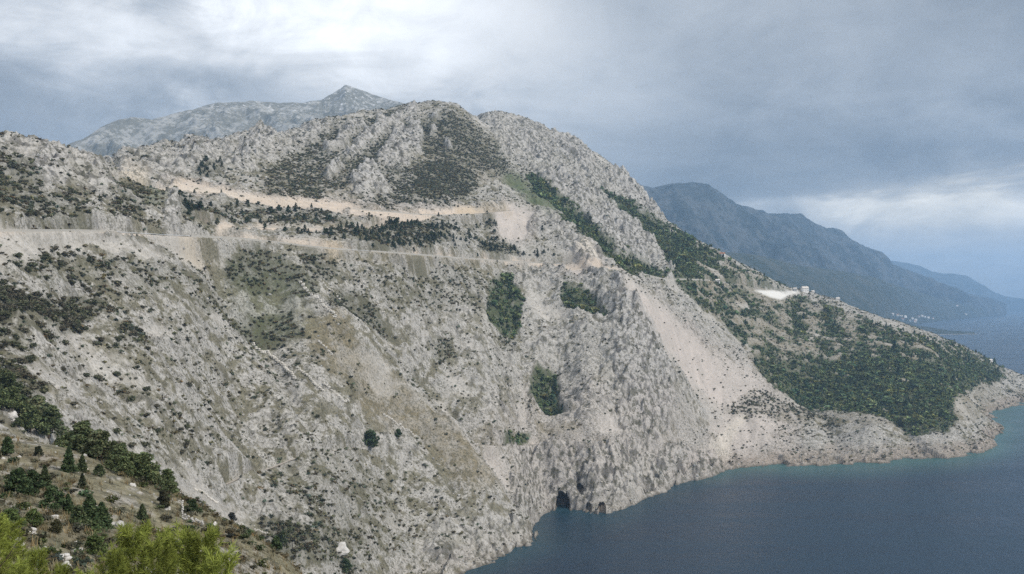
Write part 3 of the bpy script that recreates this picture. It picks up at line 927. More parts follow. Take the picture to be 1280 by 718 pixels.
def ground_material():
    m, T, p = new_mat('karst_ground')
    geo = T.new('ShaderNodeNewGeometry')
    P = geo.outputs['Position']
    a = T.new('ShaderNodeAttribute', attribute_name='tone')
    r = T.new('ShaderNodeAttribute', attribute_name='rocky')
    s = T.new('ShaderNodeAttribute', attribute_name='loose')
    n1 = T.noise(P, 0.55, 5, 0.65)
    n2 = T.noise(P, 1.9, 4, 0.7)
    vor = T.new('ShaderNodeTexVoronoi', feature='F1')
    T.link(P, vor.inputs['Vector'])
    vor.inputs['Scale'].default_value = 0.42
    crack = T.ramp(T.noise(P, 0.23, 6, 0.72, 1.2), 0.44, 0.5)
    v = T.m('ADD', T.m('MULTIPLY', T.m('SUBTRACT', n1, 0.5), 1.5), T.m('MULTIPLY', T.m('SUBTRACT', n2, 0.5), 1.0))
    calm = T.m('SUBTRACT', 1.0, T.m('MULTIPLY', s.outputs['Fac'], 0.75))
    g = T.m('ADD', 1.0, T.m('MULTIPLY', v, T.m('MULTIPLY', calm, 0.75)))
    vm = T.new('ShaderNodeVectorMath', operation='SCALE')
    T.link(a.outputs['Color'], vm.inputs[0])
    T.link(g, vm.inputs['Scale'])
    # tufts of dead grass and soil in the joints of the rock
    tn = T.new('ShaderNodeMix', data_type='FLOAT')
    T.link(r.outputs['Fac'], tn.inputs[0])
    T.link(T.noise(P, 0.62, 6, 0.74), tn.inputs[2])
    T.link(T.noise(P, 0.16, 8, 0.72), tn.inputs[3])
    tuft = T.m('MULTIPLY', T.ramp(tn.outputs[0], 0.49, 0.58), T.m('MULTIPLY', calm, 0.78))
    c = T.mix(tuft, vm.outputs[0], (0.085, 0.082, 0.056))
    T.link(c, p.inputs['Base Color'])
    b1 = T.new('ShaderNodeBump')
    b1.inputs['Strength'].default_value = 0.9
    b1.inputs['Distance'].default_value = 1.1
    hgt = T.m('ADD', T.m('MULTIPLY', n1, 0.9), T.m('ADD', T.m('MULTIPLY', n2, 0.35), T.m('MULTIPLY', vor.outputs['Distance'], T.m('MULTIPLY', r.outputs['Fac'], 0.5))))
    T.link(T.m('MULTIPLY', hgt, calm), b1.inputs['Height'])
    T.link(b1.outputs[0], p.inputs['Normal'])
    return m


M_GROUND = ground_material()


def leaf_material(name, rough=0.85):
    m, T, p = new_mat(name)
    a = T.new('ShaderNodeAttribute', attribute_name='tone')
    oi = T.new('ShaderNodeObjectInfo')
    val = T.m('ADD', 0.78, T.m('MULTIPLY', oi.outputs['Random'], 0.44))
    vm = T.new('ShaderNodeVectorMath', operation='SCALE')
    T.link(a.outputs['Color'], vm.inputs[0])
    T.link(val, vm.inputs['Scale'])
    T.link(vm.outputs[0], p.inputs['Base Color'])
    p.inputs['Roughness'].default_value = rough
    if 'leaves' in name:
        tr = T.new('ShaderNodeBsdfTranslucent')
        T.link(vm.outputs[0], tr.inputs['Color'])
        mx = T.new('ShaderNodeMixShader')
        mx.inputs[0].default_value = 0.25
        T.link(p.outputs[0], mx.inputs[1])
        T.link(tr.outputs[0], mx.inputs[2])
        out = [n for n in m.node_tree.nodes if n.type == 'OUTPUT_MATERIAL'][0]
        T.link(mx.outputs[0], out.inputs[0])
    return m


M_LEAF = leaf_material('leaves')


def plain(name, c, rough=0.85, nscale=3.0, var=0.25, bump=0.0):
    m, T, p = new_mat(name)
    geo = T.new('ShaderNodeNewGeometry')
    n = T.noise(geo.outputs['Position'], nscale, 5, 0.65)
    col_ = T.mix(n, tuple(x * (1 - var) for x in c), tuple(min(1, x * (1 + var)) for x in c))
    T.link(col_, p.inputs['Base Color'])
    p.inputs['Roughness'].default_value = rough
    if bump:
        b = T.new('ShaderNodeBump')
        b.inputs['Strength'].default_value = 0.7
        b.inputs['Distance'].default_value = bump
        T.link(n, b.inputs['Height'])
        T.link(b.outputs[0], p.inputs['Normal'])
    return m


M_ROCK = plain('limestone', (.40, .385, .36), .95, 1.7, .30, .15)
M_STONEWALL = plain('dry_stone', (.42, .40, .36), .95, 2.5, .35, .1)
M_ASPHALT = plain('asphalt', (.11, .108, .105), .9, 1.0, .2)
M_GRAVEL = plain('gravel', (.40, .36, .31), .95, .8, .2)
M_BARK = plain('bark', (.10, .075, .055), .95, 8, .3)
M_WHITE = plain('white_render', (.80, .79, .76), .8, 2, .06)
M_TILE = plain('roof_tile', (.34, .17, .11), .85, 3, .25)
M_PALEROOF = plain('pale_roof', (.62, .58, .54), .8, 2, .12)
M_DARKGLASS = plain('window_glass', (.04, .045, .05), .25, 2, .1)
M_WOODDOOR = plain('door_wood', (.16, .10, .06), .7, 5, .2)
M_PALEWALL = plain('pale_dry_stone', (.60, .57, .52), .95, 2.5, .25, .05)
M_CONC = plain('concrete', (.50, .48, .45), .9, 1.5, .15)
M_METAL = plain('galvanised_steel', (.45, .46, .47), .5, 4, .1)


def fan_faces(mask):
    nD, nU = mask.shape
    idx = np.arange(nD * nU, dtype=np.int32).reshape(nD, nU)
    keep = mask[:-1, :-1] | mask[1:, :-1] | mask[:-1, 1:] | mask[1:, 1:]
    f = np.stack([idx[:-1, :-1], idx[:-1, 1:], idx[1:, 1:], idx[1:, :-1]], -1)[keep]
    used = np.zeros(nD * nU, bool)
    used[f.ravel()] = True
    remap = np.cumsum(used).astype(np.int32) - 1
    return remap[f], used


faces, used = fan_faces(ZG > -4.0)
pts = np.stack([XF, YF, ZG], -1).reshape(-1, 3)[used]
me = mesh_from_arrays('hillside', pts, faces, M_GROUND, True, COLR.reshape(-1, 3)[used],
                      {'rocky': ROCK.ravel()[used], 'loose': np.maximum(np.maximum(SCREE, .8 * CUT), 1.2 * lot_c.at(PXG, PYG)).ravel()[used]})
tag(link('hillside', me), kind='structure')


def ground_z(x, y):
    """height of the finished ground at world x, y (arrays)"""
    x = np.atleast_1d(np.asarray(x, float))
    y = np.atleast_1d(np.asarray(y, float))
    px = CX + F * x / y
    j = np.clip((px - PX0) / 1.25, 0, len(px_axis) - 1.001)
    i = np.clip(np.interp(y, d_axis, np.arange(len(d_axis))), 0, len(d_axis) - 1.001)
    ii, jj = i.astype(int), j.astype(int)
    fi, fj = i - ii, j - jj
    return (ZG[ii, jj] * (1 - fj) + ZG[ii, jj + 1] * fj) * (1 - fi) + (ZG[ii + 1, jj] * (1 - fj) + ZG[ii + 1, jj + 1] * fj) * fi


# first ground seen in each direction: used to set single things where they stand
RUNMIN = np.minimum.accumulate(np.where(PYG > 0, PYG, PYG), axis=0)
VISIBLE = PYG <= RUNMIN + 0.6


def spot(px, py):
    """ground point seen in direction (px, py)"""
    j = int(np.clip(round((px - PX0) / 1.25), 0, len(px_axis) - 1))
    c = RUNMIN[:, j]
    i = int(np.argmax(c <= py)) if (c <= py).any() else len(d_axis) - 1
    if i > len(d_axis) - 2 or (px > 870 and d_axis[i] > 1780):        # above the skyline: stand it on the crest
        lim = int(np.searchsorted(d_axis, 1780))
        i = int(np.argmin(PYG[:lim, j])) - 3
    D = float(d_axis[i])
    x = (px - CX) / F * D
    return x, D, float(ground_z(x, D)[0])


# ------------------------------------------------------------------ sea
def build_sea():
    pxs = np.concatenate([np.linspace(-3500, -180, 30), np.arange(-170, 1450, 6.0), np.linspace(1460, 4800, 34)])
    ds = np.concatenate([ring(150, 480, 50), ring(480, 2300, 330), ring(2300, 19500, 90), [19500]])
    P_, D_ = np.meshgrid(pxs, ds)
    X_ = D_ * (P_ - CX) / F
    inside = (P_ > PX0) & (P_ < PX1) & (D_ < 2250)
    zb = np.where(inside, base_z(np.clip(P_, PX0, PX1), np.clip(D_, 6, 2299)), -60)
    shal = np.where(zb < 2, 1 - sstep(-zb, 0, 26), 1) * inside
    shal = shal * (0.25 + 0.75 * sstep(P_, 840, 930))
    f, u = fan_faces(np.ones(P_.shape, bool))
    m, T, p = new_mat('sea_water')
    a = T.new('ShaderNodeAttribute', attribute_name='shallow')
    geo = T.new('ShaderNodeNewGeometry')
    n0 = T.noise(geo.outputs['Position'], 0.012, 4, 0.6)
    sh = T.m('MULTIPLY', a.outputs['Fac'], T.m('ADD', 0.75, T.m('MULTIPLY', n0, 0.5)), clamp=True)
    mp = T.new('ShaderNodeMapping')
    T.link(geo.outputs['Position'], mp.inputs['Vector'])
    mp.inputs['Rotation'].default_value = (0, 0, R(35))
    mp.inputs['Scale'].default_value = (.004, .022, 1)
    wind = T.noise(mp.outputs[0], 1.0, 5, 0.6, 0.6)
    deep = T.mix(T.ramp(wind, .35, .65), (0.008, 0.025, 0.049), (0.014, 0.035, 0.060))
    T.link(T.ramp(wind, .3, .7, .22, .36), p.inputs['Roughness'])
    c = T.mix(sh, deep, (0.045, 0.115, 0.115))
    T.link(c, p.inputs['Base Color'])
    p.inputs['IOR'].default_value = 1.33
    p.inputs['Specular IOR Level'].default_value = 0.25
    w1 = T.noise(geo.outputs['Position'], 0.35, 4, 0.6)
    w2 = T.noise(geo.outputs['Position'], 0.06, 3, 0.55)
    b = T.new('ShaderNodeBump')
    b.inputs['Strength'].default_value = 0.8
    b.inputs['Distance'].default_value = 1.0
    T.link(T.m('ADD', T.m('MULTIPLY', w1, 0.9), T.m('MULTIPLY', w2, 1.8)), b.inputs['Height'])
    T.link(b.outputs[0], p.inputs['Normal'])
    me = mesh_from_arrays('sea', np.stack([X_, D_, np.zeros_like(X_)], -1).reshape(-1, 3), f, m, True, None, {'shallow': shal})
    tag(link('sea', me), kind='structure')


build_sea()


# ------------------------------------------------------------------ far ranges
def range_material(name, low, high, stone, zsplit, snow=None, nscale=0.012):
    m, T, p = new_mat(name)
    geo = T.new('ShaderNodeNewGeometry')
    sep = T.new('ShaderNodeSeparateXYZ')
    T.link(geo.outputs['Position'], sep.inputs[0])
    n1 = T.noise(geo.outputs['Position'], nscale, 7, 0.66)
    n2 = T.noise(geo.outputs['Position'], nscale * 5, 5, 0.7)
    h = T.m('ADD', sep.outputs[2], T.m('MULTIPLY', T.m('SUBTRACT', n1, 0.5), zsplit * 0.9))
    c = T.mix(T.ramp(h, zsplit * 0.5, zsplit * 1.4), low, high)
    mot = T.ramp(T.m('ADD', T.m('MULTIPLY', n1, 0.5), T.m('MULTIPLY', n2, 0.5)), 0.46, 0.56)
    c = T.mix(T.m('MULTIPLY', mot, 0.8), c, stone)
    if snow:
        c = T.mix(T.m('MULTIPLY', T.ramp(n2, 0.60, 0.66), T.ramp(sep.outputs[2], snow - 120, snow + 60)), c, (.62, .63, .66))
    T.link(c, p.inputs['Base Color'])
    return m


def far_range(name, ridge, front, back, mat, amp, wl, power=1.0, step=2.5, rows=170, base=-5.0, crest_noise=0.12):
    """ridge: (px, py, D) along the crest; front: (px, D) foot of the slope; back: extra metres behind the crest"""
    r = np.array(ridge, float)
    fr = np.array(front, float)
    pxs = np.arange(r[0, 0], r[-1, 0] + 0.1, step)
    Dr = np.exp(np.interp(pxs, r[:, 0], np.log(r[:, 2])))
    pyr = np.interp(pxs, r[:, 0], r[:, 1])
    Zr = EYE + Dr * (HOR - pyr) / F
    Df = np.interp(pxs, fr[:, 0], fr[:, 1])
    t1 = np.linspace(0, 1, rows)
    t2 = np.linspace(0, 1, 25)[1:]
    D1 = Df[None] + (Dr - Df)[None] * t1[:, None]
    Z1 = base + (Zr - base)[None] * (t1[:, None] ** power)
    D2 = Dr[None] + back * t2[:, None]
    Z2 = base + (Zr - base)[None] * (1 - 0.55 * t2[:, None])
    Dm = np.concatenate([D1, D2])
    Zm = np.concatenate([Z1, Z2])
    tt = np.concatenate([np.repeat(t1[:, None], len(pxs), 1), 1 - 0.5 * np.repeat(t2[:, None], len(pxs), 1)])
    X = Dm * (pxs[None] - CX) / F
    n = fbm(X, Dm, wl, 5, 301 + len(name), gain=0.55, ridged=True)
    n2 = fbm(X, Dm, wl * .22, 3, 351, gain=0.6, ridged=True)
    env = np.sin(np.clip(tt, 0, 1) * np.pi) ** 0.7 * (1 - crest_noise) + crest_noise * tt
    Zm = Zm + amp * env * (n - 0.38) + amp * .22 * env * n2
    f, u = fan_faces(np.ones(Dm.shape, bool))
    me = mesh_from_arrays(name, np.stack([X, Dm, Zm], -1).reshape(-1, 3), f, mat, True)
    return tag(link(name, me), kind='structure')


M_LEFTRANGE = range_material('bare_limestone_range', (.10, .105, .08), (.16, .16, .14), (.36, .36, .35), 500, 950, 0.010)
M_COASTRANGE = range_material('shaded_wooded_range', (.020, .028, .026), (.036, .042, .042), (.085, .09, .09), 900, None, 0.0035)  # woods and stone, albedo lowered to paint in the shadow of the clouds
M_WOODRANGE = range_material('wooded_foothills', (.025, .036, .024), (.03, .04, .028), (.07, .075, .06), 400, None, 0.006)
far_range('inland_mountain', [(40, 215, 3000), (60, 202, 3100), (75, 190, 3200), (100, 176, 3300), (130, 160, 3400), (150, 153, 3450), (170, 149, 3500), (190, 150, 3500), (230, 140, 3600), (270, 130, 3700),
          (310, 127, 3750), (350, 130, 3800), (380, 129, 3900), (402, 126, 4000), (418, 117, 4050), (432, 109, 4100), (442, 112, 4100), (468, 121, 4100), (495, 127, 4000), (540, 137, 3900), (620, 165, 3900), (760, 210, 3900)],
          [(40, 2400), (760, 2450)], 900, M_LEFTRANGE, 120, 380, 0.9, 1.4, 300, 150, .14)
far_range('coastal_mountain', [(640, 240, 6000), (700, 222, 6100), (735, 205, 6200), (760, 222, 6300), (815, 237, 6500), (845, 233, 6600), (862, 231, 6700), (886, 234, 6800), (900, 244, 6900), (915, 254, 7000), (932, 262, 7200), (960, 270, 7500),
          (985, 270, 7700), (1003, 272, 7900), (1030, 283, 8300), (1060, 296, 8900), (1090, 313, 9200), (1120, 332, 9700), (1160, 351, 10300), (1200, 367, 11000), (1240, 382, 11800), (1258, 387, 12300)],
          [(640, 3600), (815, 3600), (1000, 5000), (1090, 6500), (1150, 8000), (1200, 9500), (1258, 11900)], 2500, M_COASTRANGE, 300, 1300, 1.2, 1.5, 260, 0, .14)
far_range('wooded_foothill', [(800, 330, 3700), (860, 312, 4000), (940, 318, 4600), (1000, 332, 5100), (1050, 339, 5700), (1090, 346, 6400), (1130, 360, 7600), (1170, 372, 9300), (1205, 381, 9900), (1236, 388, 11300)],
          [(800, 2900), (1000, 3600), (1090, 4700), (1130, 6300), (1160, 7700), (1236, 10900)], 1500, M_WOODRANGE, 60, 600, 0.8, 2.0, 150, -2, .06)
far_range('distant_mountain', [(1040, 330, 16275), (1085, 322, 16275), (1110, 326, 16275), (1135, 330, 16430), (1150, 333, 16585), (1165, 340, 16662), (1178, 342, 16740), (1192, 342, 16817), (1210, 346, 16895), (1225, 355, 17050),
          (1245, 367, 17437), (1265, 373, 17825), (1300, 377, 18600), (1420, 380, 19375)],
          [(1040, 14375), (1200, 15375), (1300, 17250), (1420, 18750)], 1800, M_COASTRANGE, 160, 900, 1.1, 1.5, 120, 0, .14)
far_range('wooded_headland', [(1040, 398, 5600), (1090, 400, 5500), (1130, 405, 5350), (1160, 409, 5200), (1185, 413, 5060), (1205, 415, 5000), (1219, 417.2, 4960)],
          [(1040, 4300), (1100, 4600), (1160, 4830), (1219, 4890)], 180, M_WOODRANGE, 5, 120, 0.6, 1.5, 60, -1, .2)
M_BEACH = plain('pale_beach', (.55, .52, .46), .95, .02, .1)


def ribbon(name, line, half, mat, lift, kind=None, thick=0.0):
    p = np.array(line, float)
    t = np.gradient(p[:, :2], axis=0)
    t /= np.linalg.norm(t, axis=1)[:, None] + 1e-9
    nrm = np.stack([-t[:, 1], t[:, 0]], 1)
    L = p.copy(); L[:, :2] += nrm * half; L[:, 2] += lift
    Rr = p.copy(); Rr[:, :2] -= nrm * half; Rr[:, 2] += lift
    v = np.concatenate([L, Rr])
    n = len(p)
    i = np.arange(n - 1)
    f = np.stack([i, n + i, n + i + 1, i + 1], 1)
    o = link(name, mesh_from_arrays(name, v, f, mat, True))
    if kind:
        tag(o, kind=kind)
    return o


ribbon('beach', [((a - CX) / F * D, D, 1.2) for a, D in ((1150, 4800), (1170, 4825), (1190, 4850), (1205, 4868), (1222, 4880))], 16, M_BEACH, 0, 'structure')

# roads with an edge line
M_LINE = plain('road_paint', (.7, .7, .68), .8, 3, .05)
for name, line in ROADLINES.items():
    if 'path' in name:
        continue
    ribbon(name, line, ROADHALF[name] - 1.2, M_ASPHALT if name == 'coast_road' else M_GRAVEL, 0.14, 'structure')
ribbon('road_marking', ROADLINES['coast_road'], 0.08, M_LINE, 0.15, 'structure')


def offset_line(line, off, every=1):
    p = np.array(line)[::every]
    t = np.gradient(p[:, :2], axis=0)
    t /= np.linalg.norm(t, axis=1)[:, None] + 1e-9
    q = p.copy()
    q[:, 0] += t[:, 1] * off
    q[:, 1] += -t[:, 0] * off
    return q


# ------------------------------------------------------------------ plant shapes
def rot_rand(n, rng, tilt=1.0):
    a = rng.random(n) * 2 * np.pi
    b = rng.normal(0, 0.6, n) * tilt
    c = rng.normal(0, 0.6, n) * tilt
    ca, sa_, cb, sb, cc, sc = np.cos(a), np.sin(a), np.cos(b), np.sin(b), np.cos(c), np.sin(c)
    Rz = np.zeros((n, 3, 3)); Rz[:, 0, 0] = ca; Rz[:, 0, 1] = -sa_; Rz[:, 1, 0] = sa_; Rz[:, 1, 1] = ca; Rz[:, 2, 2] = 1
    Rx = np.zeros((n, 3, 3)); Rx[:, 0, 0] = 1; Rx[:, 1, 1] = cb; Rx[:, 1, 2] = -sb; Rx[:, 2, 1] = sb; Rx[:, 2, 2] = cb
    Ry = np.zeros((n, 3, 3)); Ry[:, 1, 1] = 1; Ry[:, 0, 0] = cc; Ry[:, 0, 2] = sc; Ry[:, 2, 0] = -sc; Ry[:, 2, 2] = cc
    return Rz @ Rx @ Ry


def leaf_cloud(centres, size, rng, tone, tone_var=0.3, aspect=0.6):
    """one bent leaf-spray (quad) per centre; returns verts, faces, colours"""
    n = len(centres)
    s = size * (0.6 + 0.8 * rng.random(n))
    q = np.array([[-1, 0, 0], [0, -aspect, .12], [1, 0, 0], [0, aspect, -.12]])
    M = rot_rand(n, rng, 1.0)
    v = np.einsum('nij,kj->nki', M, q) * s[:, None, None] + centres[:, None]
    f = np.arange(4 * n, dtype=np.int32).reshape(n, 4)
    tv = 1 + tone_var * rng.normal(0, 1, n)
    hue = rng.normal(0, .08, n)
    c = np.array(tone)[None] * np.clip(tv, .45, 1.9)[:, None]
    c[:, 0] *= 1 + hue
    c = np.repeat(c, 4, 0)
    return v.reshape(-1, 3), f, c


def shrub_shape(rng, n, tone, h=1.0, w=0.75, lumps=4, leaf=0.2):
    """unit shrub: radius about w, height h, made of several leafy lumps, open between them"""
    cs = []
    for k in range(lumps):
        a = rng.random() * 6.28
        rr = w * 0.55 * math.sqrt(rng.random())
        c = np.array([rr * math.cos(a), rr * math.sin(a), h * (0.38 + 0.3 * rng.random())])
        r = w * (0.35 + 0.3 * rng.random())
        m = n // lumps
        d = rng.normal(0, 1, (m, 3)); d /= np.linalg.norm(d, axis=1)[:, None]
        rad = r * rng.random(m) ** 0.45
        p = c + d * rad[:, None] * np.array([1, 1, 0.8 * h])
        cs.append(p)
    p = np.concatenate(cs)
    p[:, 2] = np.maximum(p[:, 2], 0.03)
    return leaf_cloud(p, leaf, rng, tone)


def cone_shape(rng, n, tone, h=1.0, w=0.28, leaf=0.10, layers=7):
    """unit conifer: whorls of boughs, ragged outline"""
    z = h * (0.06 + 0.94 * rng.random(n) ** 1.3)
    a0 = rng.random() * 6
    lay_ = 0.88 + 0.12 * np.cos((z / h) * layers * 6.28 + a0 * 3)
    r = w * (1.04 - z / h) ** 0.85 * lay_ * np.sqrt(0.25 + 0.75 * rng.random(n))
    a = rng.random(n) * 6.28
    r *= 1 + 0.22 * np.sin(a * 3 + rng.random() * 6) + 0.15 * np.sin(a * 5 + z * 9)
    p = np.stack([r * np.cos(a), r * np.sin(a), z], 1)
    return leaf_cloud(p, leaf, rng, tone)


def pine_shape(rng, n, tone, h=1.0, w=0.38, leaf=0.09, lumps=9):
    """unit round-headed pine: clumps on boughs"""
    cs = []
    for k in range(lumps):
        t = k / (lumps - 1)
        zc_ = h * (0.30 + 0.62 * t)
        rr = w * (1.0 - 0.75 * t) * (0.45 + 0.5 * rng.random())
        a = k * 2.4 + rng.random()
        c = np.array([rr * math.cos(a), rr * math.sin(a), zc_])
        m = n // lumps
        d = rng.normal(0, 1, (m, 3)); d /= np.linalg.norm(d, axis=1)[:, None]
        rad = w * (0.5 - 0.18 * t) * rng.random(m) ** 0.4
        cs.append(c + d * rad[:, None] * np.array([1, 1, .75]))
    return leaf_cloud(np.concatenate(cs), leaf, rng, tone)


def tube_mesh(pts, rads, sides=6):
    pts = np.array(pts, float)
    V_, F_ = [], []
    for k, (p, r) in enumerate(zip(pts, rads)):
        d = pts[min(k + 1, len(pts) - 1)] - pts[max(k - 1, 0)]
        d /= np.linalg.norm(d) + 1e-9
        a = np.cross(d, [0.3, 1, 0.1]); a /= np.linalg.norm(a) + 1e-9
        b = np.cross(d, a)
        for s in range(sides):
            t = 6.2832 * s / sides
            V_.append(p + r * (math.cos(t) * a + math.sin(t) * b))
    for k in range(len(pts) - 1):
        for s in range(sides):
            F_.append((k * sides + s, k * sides + (s + 1) % sides, (k + 1) * sides + (s + 1) % sides, (k + 1) * sides + s))
    return np.array(V_), np.array(F_, np.int32)


def join_arrays(parts):
    vs, fs, off = [], [], 0
    for v, f in parts:
        vs.append(v); fs.append(np.asarray(f) + off); off += len(v)
    return np.concatenate(vs), np.concatenate(fs)


def trunk_mesh(name, rng, h, r, boughs=5):
    parts = [tube_mesh([(0, 0, -0.15 * h), (0.02 * h, 0.01 * h, 0.25 * h), (0.0, 0.03 * h, 0.55 * h), (0.01 * h, 0.02 * h, 0.85 * h)], [r * 1.25, r, r * .65, r * .2])]
    for k in range(boughs):
        z0 = h * (0.25 + 0.5 * k / boughs)
        a = k * 2.4 + rng.random()
        l = h * (0.34 - 0.03 * k)
        parts.append(tube_mesh([(0.01 * h, 0.02 * h, z0), (l * .5 * math.cos(a), l * .5 * math.sin(a), z0 + .08 * h), (l * math.cos(a), l * math.sin(a), z0 + .2 * h)], [r * .45, r * .3, r * .08], 5))
    v, f = join_arrays(parts)
    return mesh_from_arrays(name, v, f, M_BARK, True)


# ------------------------------------------------------------------ where plants grow (by area of real ground)
cell = (np.gradient(d_axis)[:, None] * (1.25 * DG / F)).astype(np.float32)
LAND = (lot_c.at(PXG, PYG) < .3) & (ZG > 2.5) & (ROADD > 5.5) & (PATHD > 1.6) & (PUSH <= 0)
patch = fbm(XC, YC, 16, 3, 401)
SEEN = np.where(PYG <= RUNMIN + 45, 1.0, .12).astype(np.float32)     # slopes turned well away carry only a few plants


def scatter(density, seed, cap=None, vis_only=False):
    """random ground points; density in plants per square metre"""
    rng = np.random.default_rng(seed)
    lam = np.where(LAND, density, 0) * cell * SEEN
    if vis_only:
        lam = lam * VISIBLE
    tot = float(lam.sum())
    n = int(tot)
    cs = np.cumsum(lam.ravel(), dtype=np.float64)
    k = np.searchsorted(cs, rng.random(n) * cs[-1])
    i, j = np.unravel_index(np.clip(k, 0, lam.size - 1), lam.shape)
    i = np.clip(i, 1, len(d_axis) - 2)
    D = d_axis[i] + (rng.random(n) - .5) * np.gradient(d_axis)[i]
    px = px_axis[j] + (rng.random(n) - .5) * 1.25
    x = (px - CX) / F * D
    z = ground_z(x, D)
    return np.stack([x, D, z], 1), i, j


def merged(name, shapes, P, S, rng, mat, kind='stuff', sq=None, hue=.10, var=.28):
    """copies of unit shapes at points P with scale S, one mesh (for what nobody would count)"""
    n = len(P)
    which = rng.integers(0, len(shapes), n)
    vs, fs, cs = [], [], []
    off = 0
    for k, (v, f, c) in enumerate(shapes):
        sel = np.where(which == k)[0]
        if not len(sel):
            continue
        a = rng.random(len(sel)) * 6.2832
        ca_, sa_ = np.cos(a), np.sin(a)
        s = S[sel]
        x = (v[None, :, 0] * ca_[:, None] - v[None, :, 1] * sa_[:, None]) * s[:, None] + P[sel, 0, None]
        y = (v[None, :, 0] * sa_[:, None] + v[None, :, 1] * ca_[:, None]) * s[:, None] + P[sel, 1, None]
        zsc = s if sq is None else s * sq[sel]
        z = v[None, :, 2] * zsc[:, None] + P[sel, 2, None] - 0.08 * s[:, None]
        vs.append(np.stack([x, y, z], -1).reshape(-1, 3).astype(np.float32))
        fs.append((f[None] + (np.arange(len(sel)) * len(v))[:, None, None] + off).reshape(-1, f.shape[1]).astype(np.int32))
        br = np.clip(1 + var * rng.normal(0, 1, len(sel)), .45, 1.8)
        yel = np.clip(rng.normal(0, hue, len(sel)), -.25, .3)
        cc = c[None] * br[:, None, None]
        cc = cc * np.stack([1 + yel, np.ones_like(yel), 1 - yel], -1)[:, None]
        cs.append(cc.reshape(-1, 3).astype(np.float32))
        off += len(sel) * len(v)
    me = mesh_from_arrays(name, np.concatenate(vs), np.concatenate(fs), mat, False, np.concatenate(cs))
    return tag(link(name, me), kind=kind)


T_SCRUB = (.122, .128, .076)
T_SCRUB2 = (.130, .121, .084)
T_WOOD = (.130, .172, .080)
T_PINE = (.060, .086, .050)
rg = np.random.default_rng(21)
SH_FAR = [shrub_shape(rg, 48, T_SCRUB, .8, .8, 3, .23) for _ in range(5)] + [shrub_shape(rg, 48, T_SCRUB2, .65, .85, 3, .23) for _ in range(4)]
WOOD_FAR = [shrub_shape(rg, 48, T_WOOD, 1.25, .72, 4, .28) for _ in range(5)] + [shrub_shape(rg, 48, (.15, .175, .08), 1.1, .8, 4, .28) for _ in range(3)] + [cone_shape(rg, 40, T_PINE, 1.6, .5, .24) for _ in range(2)]

# ------------------------------------------------------------------ scrub, woods and rubble
def slope_keep():
    gz = np.gradient(ZG, axis=0) / np.gradient(d_axis)[:, None]
    return 1 - sstep(np.abs(gz), 1.1, 1.9)


KEEP = slope_keep()
FARLEFT = 1 - sstep(DG, 480, 760)
gather = (.7 + 2.2 * sstep(-N3, -.3, .3)) * (.4 + 1.5 * sstep(fbm(XC, YC, 60, 2, 441), -.3, .3))      # plants gather in gullies and drifts
dens_scrub = (0.010 + 0.085 * FARLEFT * sstep(patch, -.5, .2) + 0.055 * sstep(patch, -.25, .25)) * gather
dens_scrub = dens_scrub * (1 - .9 * SCREE) * (1 - .55 * ROCK) * (1 - .55 * GRASS * (1 - NEAR)) * (1 - NEAR)
dens_scrub = dens_scrub + 0.36 * np.clip(SCRUB * (1.15 + 1.5 * patch), 0, 1) ** 1.25 * (1 - NEAR) * (1 - .25 * FARLEFT) * (1 - .45 * sstep(DG, 1000, 1200))
dens_scrub = dens_scrub * (1 - np.clip(WOOD * 1.2, 0, 1)) * KEEP * (1 - .9 * GREEN) * (1 - WHITE)
P, I, J = scatter(dens_scrub, 51)
rs = np.random.default_rng(52)
inten = SCRUB[I, J]
S = np.exp(rs.normal(0, .55, len(P))) * (1.08 + .75 * inten) * (0.72 + 0.28 * sstep(P[:, 1], 250, 500) + .35 * sstep(P[:, 1], 500, 900) + .25 * inten * (1 - sstep(P[:, 1], 560, 700)))
high_left = (CX + F * P[:, 0] / P[:, 1] < 330) & (PYG[I, J] < 440)
S = S * np.where(high_left & (rs.random(len(P)) < .25), 1.5, 1.0)
S = np.minimum(S, 2.3 + .4 * rs.random(len(P)))
vis = VISIBLE[I, J]
size_px = S / P[:, 1] * vis * ((CX + F * P[:, 0] / P[:, 1] > -5) & (CX + F * P[:, 0] / P[:, 1] < 1285) & (PYG[I, J] < 722))
order = np.argsort(-size_px)
BIG = order[:300]
rest = np.ones(len(P), bool)
rest[BIG] = False
print('scrub', len(P))
merged('scrub', SH_FAR, P[rest], S[rest], rs, M_LEAF)

# the 300 largest of them, one object each
rn = np.random.default_rng(61)
SH_MESH = []
for k in range(8):
    v, f, c = shrub_shape(rn, 220, T_SCRUB if k % 2 else T_SCRUB2, .85 + .1 * (k % 3), .8, 5, .17)
    SH_MESH.append(mesh_from_arrays('shrub_leaves', v, f, M_LEAF, False, c))


def region_label(px, py, x, D):
    if px < 230 and 360 < py < 470:
        return 'grey-green shrub in the thick scrub band across the left slope', 'shrubs in the scrub band on the left slope'
    if py < 345 and px < 280:
        return 'small dark shrub on the pale scree just below the coast road at left', 'shrubs on the scree below the coast road'
    if py < 300:
        return 'low shrub on the grey rocky hill above the coast road', 'shrubs on the rocky hill'
    if px < 240:
        return 'dark shrub low on the left slope beyond the near grassy spur', 'shrubs low on the left slope'
    if py > 560:
        return 'small dark shrub between white stones on the lower karst slope', 'shrubs on the lower karst slope'
    return 'round olive shrub on the stony middle slope', 'shrubs on the middle slope'


